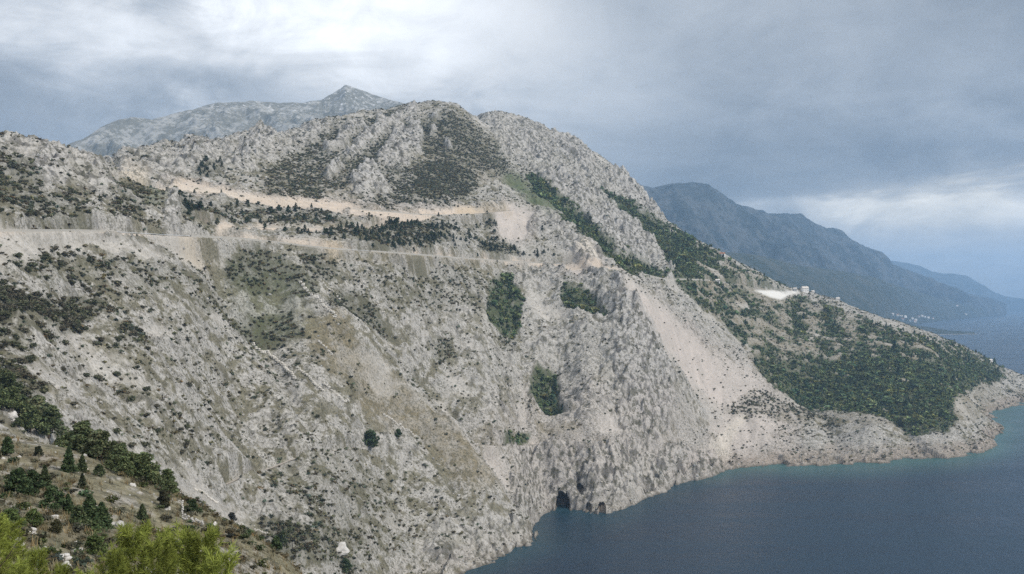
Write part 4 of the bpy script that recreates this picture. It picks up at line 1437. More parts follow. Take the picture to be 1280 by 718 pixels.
for k, i in enumerate(BIG):
    o = bpy.data.objects.new('shrub', SH_MESH[k % 8])
    COL.objects.link(o)
    o.location = (P[i, 0], P[i, 1], P[i, 2] - .08)
    o.rotation_euler = (0, 0, rn.random() * 6.28)
    s_ = float(S[i])
    o.scale = (s_ * rn.uniform(.9, 1.15), s_ * rn.uniform(.9, 1.15), s_ * rn.uniform(.85, 1.2))
    lb, gp = region_label(CX + F * P[i, 0] / P[i, 1], PYG[I[i], J[i]], P[i, 0], P[i, 1])
    tag(o, lb, 'shrub', gp)

dens_wood = 0.17 * np.clip(WOOD * (1.0 + 1.2 * patch + .5 * fbm(XC, YC, 55, 2, 431)), 0, 1) ** 1.2 * (1 - NEAR)
P, I, J = scatter(dens_wood, 71)
S = np.exp(rs.normal(-.1, .45, len(P))) * (1.75 + .9 * WOOD[I, J])
print('wood', len(P))
merged('woodland', WOOD_FAR, P, S, rs, M_LEAF)

# rubble: loose limestone blocks
def rock_shape(rng, flat=.75):
    import bmesh
    bm = bmesh.new()
    bmesh.ops.create_icosphere(bm, subdivisions=1, radius=1.0)
    for vv in bm.verts:
        vv.co *= 0.75 + .5 * rng.random()
        vv.co.z *= flat
    bm.verts.index_update()
    v = np.array([vv.co[:] for vv in bm.verts])
    f = np.array([[q.index for q in fc.verts] for fc in bm.faces], np.int32)
    bm.free()
    return v, f


def rocks_as_shapes(n, sub):
    out = []
    for k in range(n):
        v, f = rock_shape(rg, .6 + .3 * rg.random())
        c = np.repeat(np.array([[.42, .405, .38]]), len(v), 0) * (0.85 + .3 * rg.random((len(v), 1)))
        out.append((v, f, c))
    return out


M_RUBBLE = leaf_material('rubble_stone', .95)
dens_rock = .12 * (1 - sstep(ZG, 3, 10)) + .012 * SCREE + (0.010 + 0.05 * FARLEFT * sstep(patch, -.2, .5) + .02 * sstep(-patch, 0, .5)) * (1 - .7 * SCREE) * (1 - .6 * GRASS * (1 - NEAR)) * (1 - WOOD) * (1 - .8 * SCRUB) * (1 - NEAR)
P, I, J = scatter(dens_rock, 81)
S = np.exp(rs.normal(-.6, .38, len(P)))
print('rubble', len(P))
merged('rubble', rocks_as_shapes(6, 1), P, S, rs, M_RUBBLE, hue=.02, var=.12)

# ------------------------------------------------------------------ pines on the terraces
dens_pine = 0.034 * np.clip(PINE * (1.0 + .6 * patch), 0, 1) * VISIBLE * (1 - .7 * SCREE)
P, I, J = scatter(dens_pine, 91)
print('pines', len(P))
PINE_MESH = []
for k in range(6):
    v, f, c = cone_shape(rn, 260, T_PINE, 1.0, .30 + .03 * (k % 3), .075) if k % 3 else pine_shape(rn, 260, T_PINE, 1.0, .36, .085)
    PINE_MESH.append(mesh_from_arrays('pine_crown', v, f, M_LEAF, False, c))
TRUNK = trunk_mesh('pine_trunk', rn, 1.0, .028, 5)


def put_pine(x, y, z, h, label, group, k, w=1.0, name='pine_tree'):
    o = bpy.data.objects.new(name, None)
    COL.objects.link(o)
    o.empty_display_size = .5
    o.location = (x, y, z - .1)
    o.rotation_euler = (0, 0, rn.random() * 6.28)
    o.scale = (h * w, h * w, h)
    tag(o, label, 'tree', group)
    link('crown', PINE_MESH[k % 6], o)
    link('trunk', TRUNK, o)
    return o


idx = rn.permutation(len(P))[:298]
for k, i in enumerate(idx):
    px_, py_ = CX + F * P[i, 0] / P[i, 1], float(PYG[I[i], J[i]])
    if py_ < 232:
        lb, gp = 'dark pine in the clump at the foot of the rock face above the upper road', 'pines above the upper road'
    elif px_ < 300:
        lb, gp = 'dark pine beside the rocky knoll between the two roads', 'pines beside the knoll'
    elif px_ > 585:
        lb, gp = 'dark pine in the clump below the pink excavation', 'pines below the excavation'
    elif px_ > 400:
        lb, gp = 'dark pine in the long grove on the terraces above the coast road', 'pines in the terrace grove'
    else:
        lb, gp = 'scattered dark pine on the grey terraces left of the grove', 'scattered terrace pines'
    put_pine(P[i, 0], P[i, 1], P[i, 2], float(np.clip(np.exp(rn.normal(1.4, .30)), 2.2, 6.2)), lb, gp, int(rn.integers(0, 6)), rn.uniform(1.0, 1.6))

# single bushes that stand out on the slopes
def put_bush(px, py, wpx, label, group=None, tone=None, squash=1.0):
    x, D, z = spot(px, py)
    s_ = wpx * D / F / 1.6
    o = bpy.data.objects.new('shrub', SH_MESH[int(rn.integers(0, 8))])
    COL.objects.link(o)
    o.location = (x, D, z - .1)
    o.rotation_euler = (0, 0, rn.random() * 6.28)
    o.scale = (s_, s_, s_ * squash)
    tag(o, label, 'shrub', group)
    return o


def medium_tree(px, py, hpx, label, tone, n=900, kind='shrub', leaf=.085, group=None, w=.42, shape='round', cat='shrub'):
    """a plant with stems and a leafy crown set on the ground at (px, py)"""
    x, D, z = spot(px, py)
    h = hpx * D / F
    rr = np.random.default_rng(int(px * 13 + py * 7))
    if shape == 'cone':
        v, f, c = cone_shape(rr, n, tone, 1.0, w * 1.12, leaf, 5)
    else:
        v, f, c = pine_shape(rr, n, tone, 1.0, w, leaf, 11)
        v[:, 2] = np.maximum(v[:, 2] * 1.08 - .12, 0.0)
    o = bpy.data.objects.new(kind, None)
    COL.objects.link(o)
    o.location = (x, D, z - .05 * h)
    o.rotation_euler = (0, 0, rr.random() * 6.28)
    o.scale = (h, h, h)
    tag(o, label, cat, group)
    link('crown' if cat == 'tree' else 'foliage', mesh_from_arrays('foliage', v, f, M_LEAF, False, c), o)
    link('trunk' if cat == 'tree' else 'stems', trunk_mesh('stems', rr, .9, .022, 6), o)
    return o


DARK = (.070, .102, .046)
DARK2 = (.088, .112, .054)
MIDG = (.115, .155, .055)
for px_, py_, h_, w_, lb in [
    (463, 558, 22, .62, 'dark lone bush with a pointed top on the brown grassy slope'),
    (498, 546, 11, .5, 'small dark bush just right of the lone pointed bush on the grassy slope'),
]:
    medium_tree(px_, py_, h_, lb, DARK, 500, 'shrub', .10, None, w_)

# ------------------------------------------------------------------ the near spur: junipers, shrubs, boulders, grass
for px_, py_, h_, w_, shp, tone, lb in [
    (22, 623, 38, .42, 'round', DARK, 'broad dark juniper at the left end of the juniper row on the spur'),
    (40, 620, 34, .40, 'round', DARK, 'dense dark juniper second from the left in the juniper row'),
    (56, 613, 32, .28, 'cone', DARK2, 'slim upright juniper rising above the left end of the juniper row'),
    (66, 640, 34, .44, 'round', DARK, 'broad dark juniper in the middle of the juniper row'),
    (85, 644, 26, .34, 'cone', DARK, 'small pointed juniper between the broad middle one and the tallest one'),
    (98, 662, 32, .40, 'round', DARK2, 'dark bush at the left foot of the tallest juniper'),
    (112, 664, 46, .36, 'cone', DARK, 'tallest pointed dark juniper at the right end of the row'),
    (127, 663, 36, .40, 'cone', DARK, 'dark juniper leaning on the right side of the tallest one'),
    (178, 652, 22, .40, 'cone', DARK2, 'lone small juniper standing by itself on the brown grass'),
    (86, 590, 32, .30, 'cone', DARK, 'taller of two dark junipers on the open grass below the hedge strip'),
    (103, 590, 22, .34, 'cone', DARK2, 'shorter of two dark junipers on the open grass below the hedge strip'),
    (125, 597, 16, .5, 'round', DARK2, 'low dark bush right of the two junipers on the grass'),
    (103, 612, 20, .30, 'cone', (.06, .07, .04), 'thin greyish sapling below the two junipers on the grass'),
    (9, 572, 26, .36, 'round', DARK, 'dark bush at the left picture edge on the upper spur'),
    (48, 572, 14, .5, 'round', (.06, .07, .04), 'small grey-green bush on the upper spur near the left edge'),
    (240, 645, 19, .5, 'round', DARK, 'dark round bush beside the stone ruin on the spur'),
    (204, 636, 24, .36, 'round', (.06, .06, .035), 'brownish leggy bush on the spur left of the stone ruin'),
    (40, 662, 26, .55, 'round', MIDG, 'mid-green spreading bush below the juniper row'),
    (14, 668, 34, .5, 'round', MIDG, 'mid-green bush at the left edge below the juniper row'),
    (118, 696, 28, .55, 'round', MIDG, 'mid-green bush under the tallest juniper'),
    (70, 668, 18, .6, 'round', (.07, .07, .035), 'low olive bush between white boulders on the near spur'),
    (290, 652, 12, .6, 'round', (.05, .05, .04), 'dark grey bush at the crest of the spur right of the ochre patch'),
    (345, 690, 20, .42, 'round', DARK, 'dark bush on the spur crest above the bottom edge'),
    (352, 682, 18, .5, 'round', DARK2, 'dark shrub just behind the bush on the spur crest'),
    (432, 716, 18, .5, 'round', DARK, 'dark bush at the bottom edge where the spur ends'),
]:
    medium_tree(px_, py_, h_, lb, tone, 2200, 'juniper' if shp == 'cone' or 'juniper' in lb else 'shrub', .048, None, w_, shp)

# hedge strip of tall shrubs along the crest of the spur
hs = np.random.default_rng(77)
HV = []
for k in range(5):
    v, f, c = pine_shape(hs, 2000, [(.120, .145, .070), (.135, .165, .075), (.150, .165, .090)][k % 3], 1.0, .46, .046, 11)
    v[:, 2] = np.maximum(v[:, 2] * 1.08 - .12, 0.0)
    HV.append(mesh_from_arrays('hedge_foliage', v, f, M_LEAF, False, c))
HST = trunk_mesh('hedge_stems', hs, .9, .024, 6)
crest = np.array([(-20, 512), (0, 520), (30, 536), (60, 548), (95, 562), (130, 580), (165, 596), (200, 612), (216, 620)], float)
for k in range(46):
    t = (k + hs.random() * .8) / 46
    px_ = -20 + 236 * t
    py_ = np.interp(px_, crest[:, 0], crest[:, 1]) + hs.uniform(-3, 2)
    x, D, z = spot(px_, py_ + 5)
    D += hs.uniform(0, 14)
    x = (px_ - CX) / F * D
    z = float(ground_z(x, D)[0])
    o = bpy.data.objects.new('shrub', None)
    COL.objects.link(o)
    h_ = float(np.clip(np.exp(hs.normal(3.25, .33)), 13, 42)) * D / F * (1.0 if px_ < 190 else .8)
    o.location = (x, D, z - .1)
    o.rotation_euler = (0, 0, hs.random() * 6.28)
    o.scale = (h_ * hs.uniform(.9, 1.2), h_ * hs.uniform(.9, 1.2), h_)
    tag(o, 'tall dark green shrub in the hedge strip along the crest of the near spur', 'shrub', 'shrubs of the hedge strip')
    link('foliage', HV[k % 5], o)
    link('stems', HST, o)


def boulder(px, py, wpx, hpx, label, mat=M_ROCK, seed=0):
    import bmesh
    x, D, z = spot(px, py)
    rr = np.random.default_rng(seed + int(px))
    bm = bmesh.new()
    bmesh.ops.create_icosphere(bm, subdivisions=3, radius=1.0)
    ph = rr.random(6) * 6
    for vv in bm.verts:
        c = vv.co
        k = 1 + .22 * math.sin(3 * c.x + ph[0]) * math.cos(2.6 * c.y + ph[1]) + .14 * math.sin(6 * c.z + 4 * c.x + ph[2]) + .05 * rr.normal()
        vv.co = c * k
        vv.co.z = max(vv.co.z, -.55)
    w, h = wpx * D / F / 2, hpx * D / F / 1.5
    me_ = bpy.data.meshes.new('boulder')
    bm.to_mesh(me_)
    bm.free()
    me_.materials.append(mat)
    o = link('boulder', me_, None, (x, D, z + .25 * h))
    o.scale = (w, w * rr.uniform(.8, 1.2), h)
    o.rotation_euler = (rr.uniform(-.2, .2), rr.uniform(-.25, .25), rr.random() * 6.28)
    return tag(o, label, 'boulder')


M_PALEROCK = plain('pale_limestone', (.55, .53, .50), .95, 3, .22, .1)
for k, (px_, py_, w_, h_, lb) in enumerate([
    (15, 524, 14, 10, 'white boulder on the upper spur at the left edge below the hedge strip'),
    (34, 668, 18, 9, 'flat pale boulder left of the olive bush near the bottom left'),
    (44, 655, 9, 7, 'small pale boulder above the flat one near the bottom left'),
    (22, 684, 16, 10, 'weathered grey boulder between the yellow-green pines at lower left'),
    (76, 700, 20, 9, 'long pale slab of rock left of the mid-green bush at the bottom'),
    (82, 712, 12, 9, 'pale boulder at the bottom edge under the long slab'),
    (96, 684, 10, 7, 'grey rock right of the low olive bush'),
    (148, 660, 18, 7, 'broad grey rock at the right foot of the juniper row'),
    (68, 648, 9, 5, 'small white rock just under the middle of the juniper row'),
    (166, 609, 8, 4, 'white stone on the reddish heath of the spur'),
    (210, 637, 6, 4, 'small white stone left of the ruin wall'),
    (268, 659, 7, 5, 'bright white stone on the spur crest below the ochre patch'),
    (195, 668, 12, 6, 'grey stone among the grass above the yellow-green pines'),
    (425, 692, 22, 14, 'large pale boulder at the foot of the lower karst slope near the bottom edge'),
]):
    boulder(px_, py_, w_, h_, lb, M_PALEROCK if 'white' in lb or 'pale' in lb else M_ROCK, k)


def stone_line(px_pts, h, w, label, name='dry_stone_wall', cat='stone wall', mat=None):
    mat = mat or M_PALEWALL
    """a rough wall of stacked stones following the ground"""
    rr = np.random.default_rng(int(px_pts[0][0] * 3 + px_pts[0][1]))
    wp = np.array([spot(a, b) for a, b in px_pts])
    seg = np.linalg.norm(np.diff(wp[:, :2], axis=0), axis=1)
    cum = np.concatenate([[0], np.cumsum(seg)])
    n = max(3, int(cum[-1] / (h * .8)))
    s = np.linspace(0, cum[-1], n)
    xs, ys = np.interp(s, cum, wp[:, 0]), np.interp(s, cum, wp[:, 1])
    zs = ground_z(xs, ys)
    parts = []
    for k in range(n):
        for lay_ in range(2):
            v, f = rock_shape(rr, .8)
            v = np.sign(v) * np.abs(v) ** .7
            sc = h * .42 * (0.8 + .5 * rr.random())
            v = v * np.array([sc * 1.25, w * .5, sc * .8]) + np.array([xs[k] + rr.normal(0, .1 * w), ys[k] + rr.normal(0, .1 * w), zs[k] + h * (.18 + .42 * lay_)])
            parts.append((v, f))
    v, f = join_arrays(parts)
    o = link(name, mesh_from_arrays(name, v, f, mat, False))
    return tag(o, label, cat)


stone_line([(376, 356), (390, 370), (405, 385), (419, 397)], 2.4, 1.8, 'long pale stone wall running down past the green thicket on the middle slope')
stone_line([(401, 352), (412, 364), (424, 374)], 1.7, 1.3, 'short pale wall at the right edge of the dark thicket below the road')
stone_line([(452, 352), (466, 374), (480, 392)], 1.5, 1.3, 'thin pale wall on the slope right of the dark thicket')
stone_line([(316, 434), (335, 443), (352, 456), (368, 474)], 2.2, 1.7, 'pale stone wall along the lower edge of the olive thicket')
stone_line([(372, 462), (388, 476), (404, 490)], 1.7, 1.3, 'pale wall on the upper part of the brown grass slope')
stone_line([(398, 428), (406, 436), (414, 444)], 1.7, 1.3, 'short pale wall at the top of the brown grass slope')
stone_line([(405, 482), (420, 495), (436, 504)], 1.7, 1.3, 'pale wall in the middle of the brown grass slope')
stone_line([(480, 520), (500, 534), (520, 548)], 1.5, 1.3, 'faint pale wall low on the brown grass slope')
stone_line([(243, 613), (254, 617), (263, 624), (272, 631)], .9, .8, 'sloping stone wall behind the ochre patch on the spur crest')
stone_line([(318, 662), (330, 668), (346, 676)], .8, .8, 'low stone wall on the spur crest toward the bottom edge')

# stone ruin on the spur: an upright gatepost and a slumped wall
def ruin():
    x, D, z = spot(228, 650)
    o = bpy.data.objects.new('stone_ruin', None)
    COL.objects.link(o)
    o.location = (x, D, z)
    tag(o, 'ruined stone hut corner with one upright pale post on the brown spur', 'ruin')
    u = D / F
    rr = np.random.default_rng(5)
    parts = []
    for k in range(9):
        v, f = rock_shape(rr, .9)
        parts.append((v * np.array([1.5, 1.5, 1.6]) * u + np.array([(.5 * math.sin(k * 1.7)) * u, 0, (1 + k * 2.6) * u]), f))
    v, f = join_arrays(parts)
    link('post', mesh_from_arrays('post', v, f, M_PALEROCK, False), o)
    parts = []
    for k in range(46):
        v, f = rock_shape(rr, .8)
        t = rr.random()
        parts.append((v * u * (1.2 + .9 * rr.random()) + np.array([(2 + 24 * t) * u, rr.normal(0, 2.0) * u, (rr.random() * 5 * (1 - .5 * t) - 7 * t) * u]), f))
    v, f = join_arrays(parts)
    link('fallen_wall', mesh_from_arrays('fallen_wall', v, f, M_ROCK, False), o)


ruin()


# footpaths worn into the slopes
for name in ('footpath_cliff', 'footpath_karst'):
    ribbon('footpath', ROADLINES[name], .8, M_GRAVEL, .16, 'structure')

# dry grass and heath on the near spur
def grass_shape(rng, n=9):
    vs, fs, cs = [], [], []
    for k in range(n):
        a = rng.random() * 6.28
        l = .5 + .6 * rng.random()
        b = np.array([.18 * rng.normal(), .18 * rng.normal(), 0])
        t = b + np.array([.45 * math.cos(a), .45 * math.sin(a), l])
        s_ = np.array([-math.sin(a), math.cos(a), 0]) * .05
        vs += [b - s_, b + s_, t + s_ * .3, t - s_ * .3]
        fs.append([4 * k, 4 * k + 1, 4 * k + 2, 4 * k + 3])
        c = np.array([.23, .195, .115]) * (.7 + .6 * rng.random())
        cs += [c] * 4
    return np.array(vs), np.array(fs, np.int32), np.array(cs)


P, I, J = scatter(np.where(DG > 12, 1.6, 0) * NEAR * (PXG > -120) * (PXG < 470) * sstep(patch, -.5, .2), 111)
print('grass', len(P))
merged('dry_grass', [grass_shape(rg) for _ in range(5)], P, rs.uniform(.25, .7, len(P)), rs, M_LEAF)
T_HEATH = (.128, .120, .074)
P, I, J = scatter(np.where(DG > 20, .42, 0) * NEAR * (PXG > -120) * (PXG < 470) * sstep(patch, -.3, .4), 113)
HEATH = [shrub_shape(rg, 120, (.095, .125, .05), .8, .85, 4, .13) for _ in range(3)] + [shrub_shape(rg, 120, T_HEATH, .8, .85, 4, .14) for _ in range(3)] + [shrub_shape(rg, 120, T_SCRUB2, .8, .85, 4, .14) for _ in range(3)]
merged('heath', HEATH, P, rs.uniform(.4, 1.1, len(P)), rs, M_LEAF)
P, I, J = scatter(np.where(DG > 16, .16, 0) * NEAR * (PXG > -120) * (PXG < 470) * sstep(-patch, -.1, .4), 117)
merged('loose_stones', rocks_as_shapes(5, 1), P, np.exp(rs.normal(-1.7, .5, len(P))), rs, M_RUBBLE, hue=.02, var=.12)


# ------------------------------------------------------------------ young yellow-green pines just below the viewpoint
def needle_pine(rng, tone, h=1.0, shoots=190, per=60):
    vs, cs = [], []
    for k in range(shoots):
        z = .25 + .75 * rng.random() ** .75
        r = .19 * (1.05 - z) ** .9 * (.25 + .8 * rng.random()) + .004
        a = rng.random() * 6.28
        base = np.array([r * math.cos(a), r * math.sin(a), z])
        ax = np.array([math.cos(a) * .75, math.sin(a) * .75, .75 + .4 * rng.random()])
        ax /= np.linalg.norm(ax)
        tint = np.array(tone) * (.65 + .7 * rng.random())
        L = .055 * (.7 + .6 * rng.random())
        for q in range(per):
            t = rng.random()
            o = base + ax * L * t
            d = ax * (.35 + .5 * t) + rng.normal(0, .55, 3)
            d /= np.linalg.norm(d)
            s_ = np.cross(d, rng.normal(0, 1, 3)); s_ /= np.linalg.norm(s_) + 1e-9
            l = .021 * (.7 + .6 * rng.random())
            w = .0012
            vs += [o - s_ * w, o + s_ * w, o + d * l + s_ * w * .5, o + d * l - s_ * w * .5]
            cs += [tint * (.8 + .4 * rng.random())] * 4
    f = np.arange(len(vs), dtype=np.int32).reshape(-1, 4)
    return np.array(vs), f, np.array(cs)


T_YG = (.235, .270, .060)
NP = []
for k in range(3):
    v, f, c = needle_pine(np.random.default_rng(900 + k), T_YG)
    NP.append(mesh_from_arrays('pine_needles', v, f, M_LEAF, False, c))
NTR = trunk_mesh('young_pine_trunk', rn, .95, .014, 7)
for k, (px_, top, D, hs_, lb) in enumerate([
    (168, 661, 15.0, 1.1, 'yellow-green young pine top rising left of centre among the near pines'),
    (196, 676, 14.0, .95, 'yellow-green young pine top between the two tallest near ones'),
    (222, 664, 15.5, 1.1, 'tall bright young pine top near the right end of the near pines'),
    (250, 668, 14.5, 1.0, 'bright young pine top second from the right of the near pines'),
    (274, 694, 13.0, .9, 'low yellow-green pine top at the right end of the near pines'),
    (140, 688, 13.5, .95, 'yellow-green pine top under the mid-green bush'),
    (46, 686, 13.0, 1.0, 'yellow-green pine top third from the left picture edge'),
    (14, 648, 14.5, 1.15, 'tall yellow-green pine top at the left picture edge'),
    (-6, 640, 14.0, 1.15, 'yellow-green pine cut by the left picture edge'),
    (76, 706, 12.5, .9, 'low yellow-green pine top at the bottom edge among boulders'),
    (24, 700, 12.5, 1.0, 'low yellow-green pine top close to the bottom left corner'),
    (108, 712, 12.5, .9, 'yellow-green pine tip just showing at the bottom edge'),
]):
    x = (px_ - CX) / F * D
    zt = EYE + D * (HOR - top - 9) / F
    zg = float(ground_z(x, D)[0])
    o = bpy.data.objects.new('young_pine', None)
    COL.objects.link(o)
    h_ = max(zt - zg, 2.2)
    o.location = (x, D, zt - h_)
    o.rotation_euler = (0, 0, k * 1.3)
    o.scale = (h_ * 1.0 * hs_, h_ * 1.0 * hs_, h_)
    tag(o, lb, 'tree', 'young pines below the viewpoint')
    link('crown', NP[k % 3], o)
    link('trunk', NTR, o)


# ------------------------------------------------------------------ houses
def box(x0, y0, z0, x1, y1, z1):
    v = np.array([(x, y, z) for z in (z0, z1) for y in (y0, y1) for x in (x0, x1)], float)
    f = np.array([(0, 2, 3, 1), (4, 5, 7, 6), (0, 1, 5, 4), (2, 6, 7, 3), (0, 4, 6, 2), (1, 3, 7, 5)], np.int32)
    return v, f


def gable(w, d, z0, rise, over=.35, th=.22):
    """pitched roof, ridge along x"""
    pr = [(-d / 2 - over, z0), (0, z0 + rise), (d / 2 + over, z0), (d / 2 + over, z0 + th), (0, z0 + rise + th), (-d / 2 - over, z0 + th)]
    v = [(-w / 2 - over, a, b) for a, b in pr] + [(w / 2 + over, a, b) for a, b in pr]
    f = [(0, 1, 7, 6), (1, 2, 8, 7), (2, 3, 9, 8), (3, 4, 10, 9), (4, 5, 11, 10), (5, 0, 6, 11), (0, 5, 4, 1), (1, 4, 3, 2), (6, 7, 10, 11), (7, 8, 9, 10)]
    return np.array(v, float), np.array(f, np.int32)


def house(x, y, z, w, d, h, rot, label, roof=M_TILE, wall=M_WHITE, group=None, wins=3, storeys=1, detail=True):
    o = bpy.data.objects.new('house', None)
    COL.objects.link(o)
    o.location = (x, y, z)
    o.rotation_euler = (0, 0, rot)
    tag(o, label, 'house', group)
    v, f = box(-w / 2, -d / 2, -2.5, w / 2, d / 2, h)
    g = np.array([(-w / 2, -d / 2, h), (-w / 2, 0, h + .38 * d), (-w / 2, d / 2, h), (w / 2, -d / 2, h), (w / 2, 0, h + .38 * d), (w / 2, d / 2, h)], float)
    gf = np.array([(0, 1, 2, 2), (3, 5, 4, 4)], np.int32)
    v2, f2 = join_arrays([(v, f)])
    link('wall', mesh_from_arrays('wall', v2, f2, wall, False), o)
    v, f = gable(w, d, h - .02, .38 * d)
    rf = link('roof', mesh_from_arrays('roof', v, f, roof, False), o)
    if not detail:
        return o
    for s_ in (-1, 1):            # gable ends
        me_ = bpy.data.meshes.new('gable_end')
        xx = s_ * (w / 2 - .12)
        me_.from_pydata([(xx, -d / 2 + .1, h), (xx, d / 2 - .1, h), (xx, 0, h + .38 * d - .1), (xx - s_ * .2, -d / 2 + .1, h), (xx - s_ * .2, d / 2 - .1, h), (xx - s_ * .2, 0, h + .38 * d - .1)], [],
                        [(0, 1, 2), (5, 4, 3), (0, 3, 4, 1), (1, 4, 5, 2), (2, 5, 3, 0)])
        me_.materials.append(wall)
        link('gable_end', me_, o)
    v, f = box(w * .22, -.5, h + .2 * d, w * .22 + .7, .2, h + .38 * d + 1.0)
    link('chimney', mesh_from_arrays('chimney', v, f, wall, False), rf)
    for st in range(storeys):
        for k in range(wins):
            xx = -w / 2 + w * (k + .5) / wins
            z0 = .9 + 2.8 * st
            if st == 0 and k == wins // 2:
                v, f = box(xx - .5, -d / 2 - .06, .05, xx + .5, -d / 2 + .05, 2.15)
                link('door', mesh_from_arrays('door', v, f, M_WOODDOOR, False), o)
                continue
            v, f = join_arrays([box(xx - .62, -d / 2 - .05, z0 - .1, xx + .62, -d / 2 + .03, z0), box(xx - .62, -d / 2 - .05, z0 + 1.25, xx + .62, -d / 2 + .03, z0 + 1.35),
                                box(xx - .62, -d / 2 - .05, z0, xx - .52, -d / 2 + .03, z0 + 1.25), box(xx + .52, -d / 2 - .05, z0, xx + .62, -d / 2 + .03, z0 + 1.25)])
            wf = link('window', mesh_from_arrays('window', v, f, M_CONC, False), o)
            v, f = box(xx - .52, -d / 2 - .02, z0, xx + .52, -d / 2 + .02, z0 + 1.25)
            link('pane', mesh_from_arrays('pane', v, f, M_DARKGLASS, False), wf)
    return o


for px_, py_, w_, d_, h_, rot, lb, roof, st in [
    (1006, 361, 11, 8, 5.6, .15, 'largest white house with a pale roof on the skyline of the wooded slope', M_PALEROOF, 2),
    (994, 364, 5, 5, 3.6, -.3, 'small white house left of the largest one, above the pale terrace', M_PALEROOF, 1),
    (1016, 363, 5, 4, 2.8, .2, 'small white outbuilding right of the largest house', M_PALEROOF, 1),
    (1047, 373, 6, 5, 3.0, .1, 'little white house on the skyline further down the wooded slope', M_PALEROOF, 1),
    (903, 321, 8, 6, 4.2, -.4, 'stone house with red tiles high on the skyline beside the green wood', M_TILE, 1),
    (897, 354, 6, 4, 2.4, 0, 'low white hut in the scrub below the skyline house with red tiles', M_PALEROOF, 1),
    (1238, 452, 7, 5, 2.8, .3, 'lone white hut near the tip of the wooded headland', M_PALEROOF, 1),
]:
    x, D, z = spot(px_, py_)
    house(x, D, z + .2, w_, d_, h_, rot, lb, roof, M_WHITE, None, 3, st)

# far village on the shore under the mountain
from mathutils.bvhtree import BVHTree
from mathutils import Vector


def bvh_of(name):
    m_ = bpy.data.objects[name].data
    co = np.empty(len(m_.vertices) * 3, np.float32)
    m_.vertices.foreach_get('co', co)
    fl = np.empty(len(m_.loops), np.int32)
    m_.loops.foreach_get('vertex_index', fl)
    return BVHTree.FromPolygons([tuple(c) for c in co.reshape(-1, 3).tolist()], fl.reshape(-1, 4).tolist())


BV = [bvh_of('wooded_headland'), bvh_of('wooded_foothill')]
vr = np.random.default_rng(31)
VILLAGE = [(1121, 395), (1126, 396), (1131, 397), (1128, 400), (1140, 399), (1144, 401), (1148, 397), (1152, 396), (1156, 397), (1143, 403), (1137, 402), (1160, 398), (1166, 399), (1172, 407), (1116, 394), (1196, 383), (1233, 384), (1207, 394)]
for k, (px_, py_) in enumerate(VILLAGE):
    d = Vector(((px_ - CX) / F, 1, (HOR - py_) / F)).normalized()
    best = None
    for bv in BV:
        hit = bv.ray_cast(Vector((0, 0, EYE)), d)
        if hit[0] is not None and (best is None or hit[3] < best[1]):
            best = (hit[0], hit[3])
    if best is None:
        continue
    p = best[0]
    house(p.x, p.y, p.z, vr.uniform(14, 30), vr.uniform(10, 14), vr.uniform(7, 10), vr.uniform(-.4, .4),
          'tiny pale house of the far shore village below the coastal mountain', M_PALEROOF if k % 3 else M_TILE, M_WHITE, 'houses of the far village', detail=False)

# guard rail along the outer edge of the coast road
def guard_rail():
    o = bpy.data.objects.new('guard_rail', None)
    COL.objects.link(o)
    line = offset_line(ROADLINES['coast_road'], ROADHALF['coast_road'] - .3)
    o.location = tuple(line[0])
    tag(o, 'thin grey guard rail along the seaward edge of the coast road', 'guard rail')
    parts = []
    L = line - line[0]
    for a, b in zip(L[:-1], L[1:]):
        v = np.array([(a[0], a[1], .5), (b[0], b[1], .5), (b[0], b[1], .82), (a[0], a[1], .82)])
        v[[0, 3], 2] += a[2]; v[[1, 2], 2] += b[2]
        t = (b - a)[:2]; t = t / np.linalg.norm(t) * .05
        off = np.array([t[1], -t[0], 0])
        v8 = np.concatenate([v, v + off])
        parts.append((v8, np.array([(0, 1, 2, 3), (7, 6, 5, 4), (0, 4, 5, 1), (3, 2, 6, 7)], np.int32)))
    v, f = join_arrays(parts)
    link('rail', mesh_from_arrays('rail', v, f, M_METAL, False), o)
    d = np.concatenate([[0], np.cumsum(np.linalg.norm(np.diff(L, axis=0), axis=1))])
    n = 98
    pv, pf = box(-.06, -.06, -.4, .06, .06, .84)
    pm = mesh_from_arrays('post', pv, pf, M_METAL, False)
    for k in range(n):
        s_ = (k + .5) / n * d[-1] * .62
        p = [np.interp(s_, d, L[:, q]) for q in range(3)]
        link('post', pm, o, tuple(p))


guard_rail()


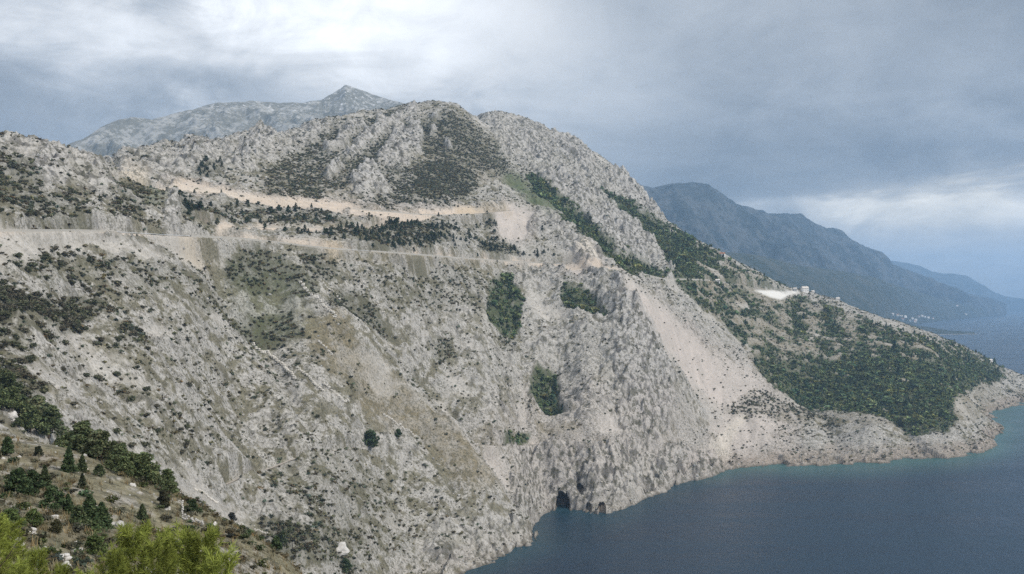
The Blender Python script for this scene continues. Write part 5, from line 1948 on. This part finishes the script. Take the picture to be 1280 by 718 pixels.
def parapet(road, px0, px1, label, up=.95, down=3.0):
    """stone wall that carries the road edge, with a coping"""
    line = offset_line(ROADLINES[road], ROADHALF[road] + .45)
    q = CX + F * line[:, 0] / line[:, 1]
    line = line[(q >= px0) & (q <= px1)]
    if len(line) < 2:
        return
    o = bpy.data.objects.new('retaining_wall', None)
    COL.objects.link(o)
    o.location = tuple(line[0])
    tag(o, label, 'retaining wall')
    L = line - line[0]
    t = np.gradient(L[:, :2], axis=0)
    t /= np.linalg.norm(t, axis=1)[:, None] + 1e-9
    nn = np.stack([t[:, 1], -t[:, 0], 0 * t[:, 0]], 1)

    def strip(w0, w1, z0, z1, name, mat):
        n = len(L)
        c = [L + nn * w + np.array([0, 0, z]) for w, z in ((w0, z0), (w1, z0), (w1, z1), (w0, z1))]
        v = np.concatenate(c)
        i = np.arange(n - 1)
        f = np.concatenate([np.stack([a * n + i, b * n + i, b * n + i + 1, a * n + i + 1], 1) for a, b in ((0, 1), (1, 2), (2, 3), (3, 0))])
        link(name, mesh_from_arrays(name, v, f, mat, False), o)
    strip(-.22, .22, -down, up, 'wall', M_STONEWALL)
    strip(-.32, .32, up + .003, up + .18, 'coping', M_PALEWALL)


parapet('coast_road', -10, 150, 'pale stone retaining wall under the coast road at the left picture edge')
parapet('coast_road', 235, 440, 'long pale retaining wall of the coast road above the green thickets')
parapet('coast_road', 460, 690, 'pale retaining wall of the coast road below the pine grove')
parapet('coast_road', 700, 775, 'short retaining wall of the coast road under the white rock cut')
parapet('coast_road', 795, 905, 'grey retaining wall of the coast road in the trees right of the scree chute', 1.4, 4)
parapet('terrace_track', 255, 420, 'low pale wall along the terrace track left of the pine grove', .7, 2.5)
parapet('upper_road', 430, 590, 'pale wall along the upper road left of the pink excavation', .8, 3)

# ------------------------------------------------------------------ haze
HAZE = 8.6e-5
m = bpy.data.materials.new('haze')
m.use_nodes = True
nt = m.node_tree
nt.nodes.clear()
T = NT(nt)
out = T.new('ShaderNodeOutputMaterial')
pv = T.new('ShaderNodeVolumePrincipled')
pv.inputs['Color'].default_value = (.42, .67, 1.0, 1)
pv.inputs['Density'].default_value = HAZE
pv.inputs['Anisotropy'].default_value = 0.2
T.link(pv.outputs[0], out.inputs['Volume'])
v, f = box(-24000, -1500, -70, 24000, 22500, 1300)
tag(link('haze', mesh_from_arrays('haze', v, f, m, False)), kind='stuff')
